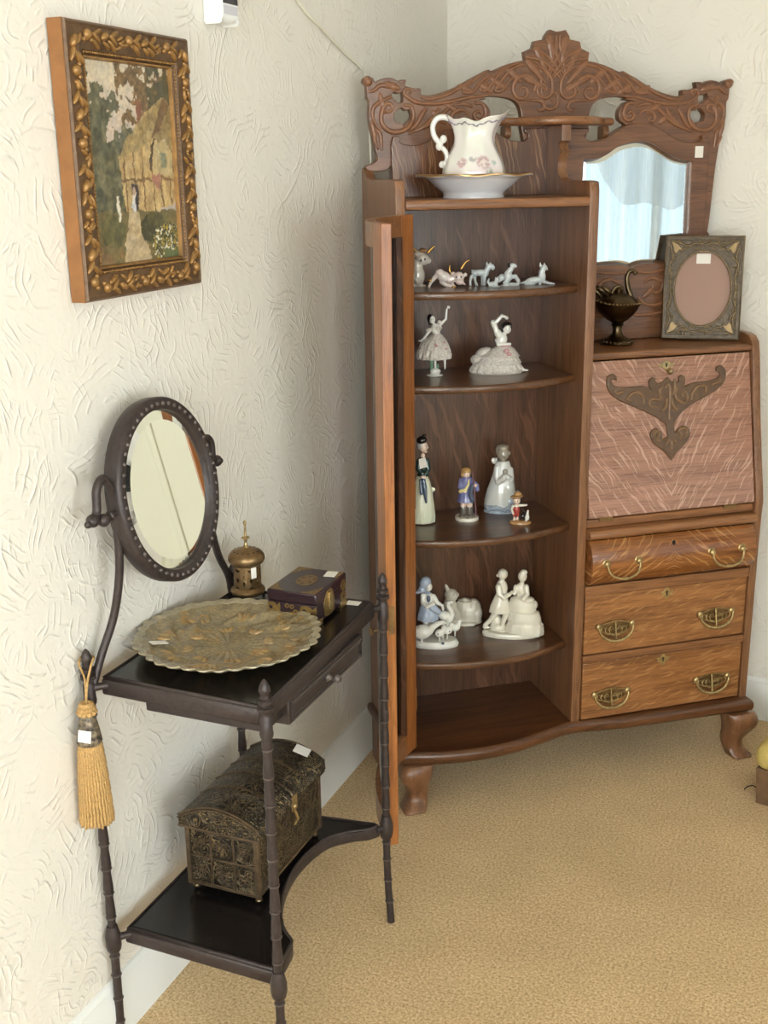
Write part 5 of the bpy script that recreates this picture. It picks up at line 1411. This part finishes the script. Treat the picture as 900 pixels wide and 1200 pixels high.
# 7 ballerina
f = Fig('ballerina_figurine', 'porcelain ballerina with raised arm and full lace skirt, second shelf left', 'figurine', 480, 355, 12.63, (511, 442), .140, .125, 1.070)
f.e(395, 1085, 128, 26, rd=90).e(405, 1030, 82, 50, rd=70); bb_ = f.done('base', K['white'])
f.l((350, 1010, 26), (345, 900, 30), (350, 830, 34)).e(440, 960, 22, 40); f.raw('tree_stump', K['leaf'], bb_)
f.l((400, 820, 24), (402, 900, 20), (406, 1000, 15)).l((540, 820, 24), (545, 900, 19), (546, 960, 14), (550, 1000, 9))
f.e(415, 430, 78, 78, rd=56).e(425, 500, 56, 40, rd=44).l((395, 390, 26), (375, 345, 22)).e(362, 305, 46, 58, rd=46).l((330, 445, 30), (290, 500, 22), (240, 562, 19), (195, 602, 14)).e(175, 598, 24, 10, 0, 12, -15).l((470, 380, 28), (520, 335, 22), (560, 300, 20), (566, 220, 17), (572, 165, 14)).e(598, 135, 24, 24, 0, 12).e(352, 325, 10, 8, -44, 10).e(398, 318, 9, 10, -20, 9)
fb_ = f.done('figure', K['white'], .0009)
f.cone([(430, 495, 50), (425, 530, 95), (415, 580, 150), (405, 650, 195), (398, 740, 228), (392, 800, 248), (388, 850, 244), (392, 862, 120)], .13, 13, .8); f.done('lace_skirt', K['lace'], .0011, 0)
f.cone([(300, 560, 30), (262, 640, 80), (235, 740, 100), (222, 820, 104), (222, 840, 50)], .12, 9, 1.0); f.raw('lace_panel', K['lace'])
f.e(315, 448, 42, 32).e(466, 352, 34, 44).e(435, 420, 74, 40, -14, 50); f.raw('lace_bodice', K['lace'], fb_)
f.e(332, 290, 48, 64, 16, 46, -8).e(325, 350, 26, 36, 10); f.raw('hair', K['black'], fb_)
f.e(430, 510, 48, 14, -12, 44).e(418, 630, 20, 15, -170).e(540, 608, 18, 12, -140).e(560, 700, 16, 14, -120).e(430, 655, 24, 12, -178); f.raw('flower', K['rose'], fb_)
f.e(345, 300, 5, 6, -46, 5).e(372, 298, 5, 6, -44, 5); f.raw('eye', K['black'], fb_)
# 8 seated lady
f = Fig('lace_lady_figurine', 'porcelain lady in a wide tiered lace gown, arm over her head, second shelf', 'figurine', 545, 365, 10, (589, 438), .300, .130, 1.070)
f.cone([(520, 420, 60), (510, 460, 130), (490, 520, 200), (470, 545, 240), (465, 548, 215), (450, 600, 265), (445, 620, 285), (442, 624, 262), (436, 680, 305), (434, 715, 312), (430, 738, 296), (430, 740, 100)], .075, 17, .62)
f.e(290, 520, 110, 70, 30, 80, -20).e(250, 590, 120, 80, 10, 90)
sk_ = f.done('lace_gown', K['lace'], .0012, 0)
f.cone([(430, 728, 300), (430, 741, 304)], 0, 9, .62).l((680, 690, 30), (740, 702, 20), (796, 706, 10)); f.raw('base', K['white'], sk_)
f.e(490, 370, 68, 86, rd=52, rot=18).e(455, 300, 44, 50).l((520, 300, 26), (538, 275, 22)).e(552, 245, 50, 56, -6, 48).l((440, 300, 34), (420, 235, 32), (392, 175, 34)).l((400, 185, 28), (445, 150, 24), (490, 100, 22), (530, 112, 18)).e(548, 125, 22, 20).l((440, 370, 30), (455, 410, 26, -30), (520, 412, 22, -40), (590, 408, 17, -30)).e(575, 255, 8, 9, -50, 8)
fb_ = f.done('figure', K['white'], .0009)
f.e(535, 215, 62, 50, 12, 52, -25).e(590, 215, 24, 44, 0, 30, -10).e(500, 250, 26, 44, 10, 34); f.raw('hair', K['black'], fb_)
f.e(550, 475, 34, 26, -110, 20).e(580, 510, 30, 20, -120, 20).e(540, 430, 60, 12, -50, 30); f.raw('rose_sash', K['rose'], fb_)
f.e(548, 240, 5, 5, -52, 5).e(572, 238, 5, 5, -48, 5); f.raw('eye', K['black'], fb_)

# 9 old lady
f = Fig('old_lady_figurine', 'porcelain old woman in black bonnet, green jacket and ivory skirt beside the door, third shelf', 'figurine', 480, 500, 10, (493, 611), .112, .105, .695)
f.cone([(138, 570, 64), (142, 640, 92), (142, 760, 116), (140, 900, 138), (138, 1020, 154), (135, 1095, 158), (135, 1112, 90)], .05, 11, .85)
f.e(262, 735, 30, 30, 20, 22).e(232, 720, 30, 22, 20, 20)
f.done('skirt', K['ivory'], .0013, 1)
f.e(145, 455, 66, 110, rd=62).l((110, 400, 40, -20), (95, 480, 36, -40), (140, 530, 30, -70)).l((190, 400, 40, -10), (205, 490, 36, -30), (170, 545, 28, -70)).e(148, 560, 68, 40)
jk = f.done('jacket', K['dgreen'], .0011)
f.e(148, 345, 26, 36).e(155, 240, 52, 66, rd=52).e(200, 250, 15, 12).e(178, 295, 22, 18).e(150, 565, 36, 24, -90, 22)
hd_ = f.done('head', K['skin'], .0010)
f.e(130, 225, 56, 66, 10, 58); f.raw('hair', K['silver'], hd_)
f.e(135, 165, 64, 48, 0, 62, -12).e(165, 115, 26, 16); f.raw('bonnet', K['black'], hd_)
f.e(188, 228, 6, 7, -36, 6); f.raw('eye', K['black'], hd_)
f.l((150, 590, 26, -96), (165, 680, 30, -112), (185, 840, 14, -128)).l((120, 600, 18, -96), (130, 740, 20, -124)); f.raw('apron_ribbon', K['slate'])
q = [f.P(100, 362, -84), f.P(178, 342, -84), f.P(196, 448, -92), f.P(112, 470, -92)]
f.m.add(q + [(x, y + .0008, z) for x, y, z in q], [(0, 1, 2, 3), (4, 5, 6, 7), (0, 1, 5, 4), (1, 2, 6, 5), (2, 3, 7, 6), (3, 0, 4, 7)]); f.raw('price_tag', M['tag'])
# 10 boy with staff
f = Fig('shepherd_boy_figurine', 'small boy figurine in violet blue coat holding a staff on a round base, third shelf', 'figurine', 480, 500, 10, (547.5, 609), .230, .115, .695)
f.m.lathe([(0, 0), (f.r(138), 0), (f.r(140), f.r(25)), (f.r(132), f.r(40)), (0, f.r(44))], n=40); bs_ = f.raw('base', K['cream'])
f.l((632, 1035, 38), (635, 960, 40)).l((712, 1035, 38), (708, 960, 40)).e(625, 1045, 44, 22, -30, 50).e(722, 1045, 44, 22, -30, 50); f.done('boots', K['boot'])
f.l((632, 940, 36), (640, 880, 38)).l((706, 940, 36), (700, 880, 38)); f.raw('legs', K['skin'])
f.cone([(668, 600, 55), (665, 640, 72), (660, 720, 74), (660, 800, 84), (665, 885, 104), (665, 892, 60)], .05, 9, .85).l((610, 640, 32), (596, 710, 30, -30), (640, 745, 26, -70)).l((720, 650, 34), (780, 700, 34), (790, 745, 30))
ct = f.done('coat', K['blue'])
f.e(668, 565, 50, 54, rd=50).e(690, 575, 14, 12, -46).e(768, 690, 24, 24, -40).e(650, 750, 24, 22, -80); hd_ = f.done('head', K['skin'])
f.e(662, 535, 60, 42, 8, 58).e(626, 575, 26, 40, 10, 44); f.raw('hair', K['hair'], hd_)
f.e(678, 562, 5, 6, -50, 5).e(705, 562, 5, 6, -44, 5); f.raw('eye', K['black'], hd_)
f.l((600, 750, 24, -70), (660, 730, 22, -80), (690, 670, 14, -80), (695, 620, 10, -60)).e(668, 620, 58, 16, 0, 50); f.raw('scarf', K['yellow'], ct)
f.l((740, 530, 8, -60), (762, 780, 9, -60), (782, 1050, 9, -50)); f.raw('staff', K['purple'])
f.l((735, 680, 20, -80), (715, 790, 22, -96), (740, 860, 20, -90)).e(740, 855, 22, 20, -100); f.raw('bag', K['slate'])
# 11 kneeling angel
f = Fig('praying_angel_figurine', 'tall pale glazed kneeling praying child with small wing, third shelf right', 'figurine', 555, 510, 10.91, (587, 597), .338, .075, .695)
f.cone([(370, 320, 82), (370, 400, 112), (372, 480, 128), (365, 580, 155), (355, 680, 182), (345, 790, 198), (340, 900, 206), (340, 930, 120)], .02, 7, .75)
f.l((300, 400, 44, -40), (300, 500, 50, -60), (320, 555, 50, -90), (380, 510, 40, -120), (405, 470, 36, -120)).l((470, 420, 36, -20), (480, 520, 38, -60), (440, 500, 34, -110)).e(440, 640, 90, 120, -20, 110)
rb_ = f.done('robe', K['robe'], .0013)
f.e(330, 905, 188, 74, 0, 150).e(300, 880, 160, 60, -40, 130).e(510, 860, 92, 130, 20, 110).e(470, 800, 100, 80, -30, 100).e(560, 780, 50, 90, 40, 60).l((200, 900, 30, -120), (300, 860, 26, -160), (400, 900, 26, -150), (470, 850, 26, -130))
f.cone([(360, 930, 222), (355, 985, 226)], .02, 7, .7); f.done('draped_hem', K['drape'], .0013)
f.e(372, 225, 82, 88, -20, 80).e(440, 215, 30, 26, -30, 30).e(390, 250, 10, 16, -100, 12).l((375, 310, 40), (372, 350, 44)).e(400, 425, 34, 40, -135, 24).e(335, 200, 62, 82, 20, 70).e(372, 150, 70, 40, 0, 74)
hd_ = f.done('head', K['taupe'], .0013)
f.e(258, 335, 32, 42, 60, 14, -20).e(285, 320, 22, 28, 50, 12); f.raw('wing', K['white'], rb_)
# 12 small boy with dogs
f = Fig('boy_with_puppies_figurine', 'tiny boy in straw hat and red dungarees with black and white puppies, third shelf', 'figurine', 555, 510, 10.91, (606, 612), .345, .190, .695)
f.m.lathe([(0, 0), (f.r(140), 0), (f.r(142), f.r(18)), (f.r(128), f.r(34)), (0, f.r(40))], n=36); f.m.map(lambda x, y, z: (x, y * .7, z)); f.raw('base', K['tan'])
f.e(505, 945, 46, 60, rd=36).l((480, 985, 20), (475, 1020, 19)).l((525, 985, 20), (520, 1020, 19)); dg_ = f.done('dungarees', K['red'], .0009)
f.e(505, 830, 50, 48, rd=46).e(505, 882, 22, 16).e(508, 842, 10, 9, -48).e(482, 1060, 16, 34).e(520, 1060, 16, 34); hd_ = f.done('head', K['skin'], .0009)
f.l((462, 900, 20), (448, 950, 18), (465, 990, 15, -20)).l((545, 890, 20), (590, 888, 16), (632, 884, 13)).e(505, 905, 36, 22, 4, 30); f.done('shirt', K['cream'], .0009)
f.e(508, 775, 86, 20, 0, 78, -6).e(520, 745, 50, 34, 0, 46); f.raw('straw_hat', K['tan'], hd_)
f.e(490, 826, 5, 6, -46, 5).e(520, 826, 5, 6, -46, 5); f.raw('eye', K['black'], hd_)
f.e(500, 800, 46, 22, 10, 46); f.raw('hair', K['brown'], hd_)
f.e(590, 1030, 34, 48, -10, 30).e(605, 970, 24, 26, -10).l((575, 1050, 14, -20), (575, 1080, 12, -20)).l((596, 950, 9), (592, 925, 5)).l((640, 1010, 16, 10), (655, 960, 10, 10)); f.done('black_puppy', K['black'], .0009)
f.e(645, 1030, 28, 46, -30, 24).l((645, 990, 18, -30), (652, 950, 12, -20)).l((630, 1050, 12, -44), (630, 1082, 10, -44)); f.done('white_puppy', K['white'], .0009)

# 13 goose girl
f = Fig('goose_girl_figurine', 'white and blue girl in headscarf feeding geese, bottom figurine shelf left', 'figurine', 480, 670, 10, (513, 761), .130, .150, .375)
f.cone([(340, 830, 250), (345, 880, 272), (345, 930, 262), (345, 938, 100)], .03, 5, .55); bs_ = f.done('base', K['white'])
f.cone([(250, 420, 70), (255, 470, 100), (255, 540, 118), (258, 600, 124), (258, 606, 60)], .06, 7, .85).l((310, 440, 50, -50), (380, 490, 34, -50)).e(230, 560, 90, 50, 40, 60)
f.done('skirt', K['kerchief'], .0011)
f.e(262, 360, 70, 86, rd=56).l((205, 320, 38), (205, 390, 36, -20), (250, 425, 32, -60), (320, 390, 26, -70)).l((320, 330, 34), (370, 400, 26, -20), (425, 430, 20, -20), (432, 480, 16, -20)).e(268, 215, 42, 54, -4, 44).e(300, 225, 10, 10).l((250, 270, 24), (250, 300, 24)).l((240, 590, 34), (250, 660, 26), (260, 720, 26)).l((300, 590, 34), (300, 680, 26)).e(250, 640, 60, 50, 10, 50)
fb_ = f.done('figure', K['white'], .0011)
f.e(228, 180, 70, 84, 14, 58, 12).e(200, 240, 50, 50, 10, 44).l((190, 250, 40), (140, 280, 22), (100, 295, 7)).e(255, 275, 40, 14, -30, 36); f.done('headscarf', K['kerchief'], .0011, parent=fb_)
f.e(265, 340, 24, 44, -50, 14); f.raw('bodice_front', K['slate'], fb_)
f.e(190, 715, 118, 88, -90, 80, -10).l((270, 700, 58, -90), (320, 650, 42, -90), (370, 620, 33, -90), (430, 600, 28, -90), (470, 610, 10, -90)).l((190, 780, 16, -90), (180, 850, 14, -90)).e(170, 865, 44, 10, -100, 30).l((110, 700, 40, -80), (60, 680, 14, -80)); f.done('near_goose', K['white'], .0011)
f.e(460, 570, 88, 64, 20, 56, 20).l((510, 600, 44, 10), (535, 545, 35, 10), (525, 500, 30, 10), (497, 450, 27, 10), (492, 415, 26, 10), (520, 400, 20, 10), (552, 405, 8, 10)).l((440, 610, 18, 10), (430, 820, 16, 10)).l((500, 620, 30, 10), (480, 720, 24, 10)); f.done('tall_goose', K['white'], .0011)
for gx, gy, dd in ((395, 740, -60), (485, 715, -40), (575, 690, -10)):
    f.e(gx, gy, 60, 50, dd, 42, -15).l((gx + 30, gy - 15, 32, dd), (gx + 40, gy - 55, 25, dd)).e(gx + 44, gy - 68, 29, 25, dd).l((gx + 60, gy - 64, 10, dd), (gx + 78, gy - 60, 4, dd)).l((gx, gy + 30, 10, dd), (gx - 4, gy + 105, 9, dd)); f.done('gosling', K['white'], .0010)
f.e(430, 825, 20, 16, -160, 10, 20).e(375, 740, 8, 10, -96, 6).e(505, 715, 8, 10, -76, 6); f.raw('painted_flower', K['slate'], bs_)
# 14 lamb planter
f = Fig('lamb_planter', 'cream glazed reclining lamb planter behind the goose girl, bottom figurine shelf', 'planter', 480, 670, 10, (540, 728), .258, .030, .375)
f.e(650, 450, 150, 140, rd=105).e(600, 400, 110, 120, rd=95).e(700, 400, 90, 110, rd=95)
f.e(640, 560, 168, 34, 0, 120).e(745, 470, 62, 110, 0, 100).e(430, 385, 78, 100, -10, 80).e(440, 250, 82, 82, -20, 72).e(500, 240, 34, 30, -30, 36).l((400, 190, 26, -20), (380, 140, 20, -20), (372, 125, 10, -20)).e(400, 340, 50, 60, -30, 60).l((470, 560, 30, -80), (600, 570, 28, -110), (700, 560, 24, -110)).e(480, 470, 80, 90, -20, 90)
lb_ = f.done('body', K['cream'], .0016, 3)
f.m.lathe([(0, 0), (f.r(82), 0), (f.r(86), f.r(10)), (f.r(74), f.r(12)), (f.r(66), f.r(4)), (0, f.r(4))], n=28); f.m.map(lambda x, y, z: (x + f.P(605, 300)[0], y * .9, z + f.P(605, 322)[2])); ro_ = f.raw('opening_rim', K['cream'], lb_)
f.m.lathe([(0, 0), (f.r(70), 0), (0, f.r(1))], n=28); f.m.map(lambda x, y, z: (x + f.P(605, 300)[0], y * .9, z + f.P(605, 315)[2])); f.raw('opening', K['boot'], ro_)
f.e(505, 225, 6, 7, -64, 5).e(470, 222, 6, 7, -88, 5); f.raw('eye', K['taupe'], lb_)
# 15 dancing couple
f = Fig('couple_figurine', 'cream bisque figurine of a courting couple in period dress, bottom figurine shelf right', 'figurine', 560, 660, 10.59, (602, 749), .342, .150, .375)
f.cone([(440, 880, 330), (440, 910, 355), (440, 945, 345), (440, 950, 150)], .03, 9, .45)
f.e(270, 800, 80, 100, 60, 70).e(290, 850, 110, 60, 30, 90)
gb_ = f.done('base', K['cream'], .0013)
f.e(335, 178, 62, 68, rd=62).e(280, 195, 26, 22).e(380, 195, 14, 14).l((330, 240, 32), (320, 275, 36)).e(325, 350, 74, 110, rd=58).cone([(330, 400, 66), (315, 480, 88), (305, 570, 118), (305, 650, 132), (305, 672, 60)], .05, 7, .7).l((285, 320, 40, -50), (300, 400, 42, -70), (350, 440, 36, -90), (420, 405, 26, -70), (450, 385, 18, -40)).l((255, 670, 44), (190, 760, 32), (125, 825, 28)).e(140, 850, 48, 20, 0, 30).l((380, 670, 40, -20), (345, 790, 30, -20), (325, 860, 26, -20)).e(330, 880, 50, 20, -40, 34).e(400, 640, 60, 30)
f.done('gentleman', K['cream'], .0011)
f.e(575, 200, 56, 70, rd=56).e(590, 150, 46, 36).e(545, 215, 14, 12).l((572, 260, 26), (568, 300, 30)).e(560, 370, 72, 95, rd=52).l((620, 320, 36, -30), (635, 400, 34, -50), (590, 455, 28, -90)).l((500, 330, 32, -10), (480, 400, 26, -40), (450, 390, 18, -40))
f.cone([(570, 440, 70), (575, 470, 140), (575, 530, 160), (578, 615, 172), (580, 625, 150), (600, 640, 190), (605, 720, 212), (608, 770, 208), (612, 790, 226), (612, 880, 240), (612, 920, 236)], .04, 11, .62).e(720, 560, 50, 60, 20, 60).e(640, 480, 90, 40, -20, 80)
f.done('lady', K['cream'], .0011)
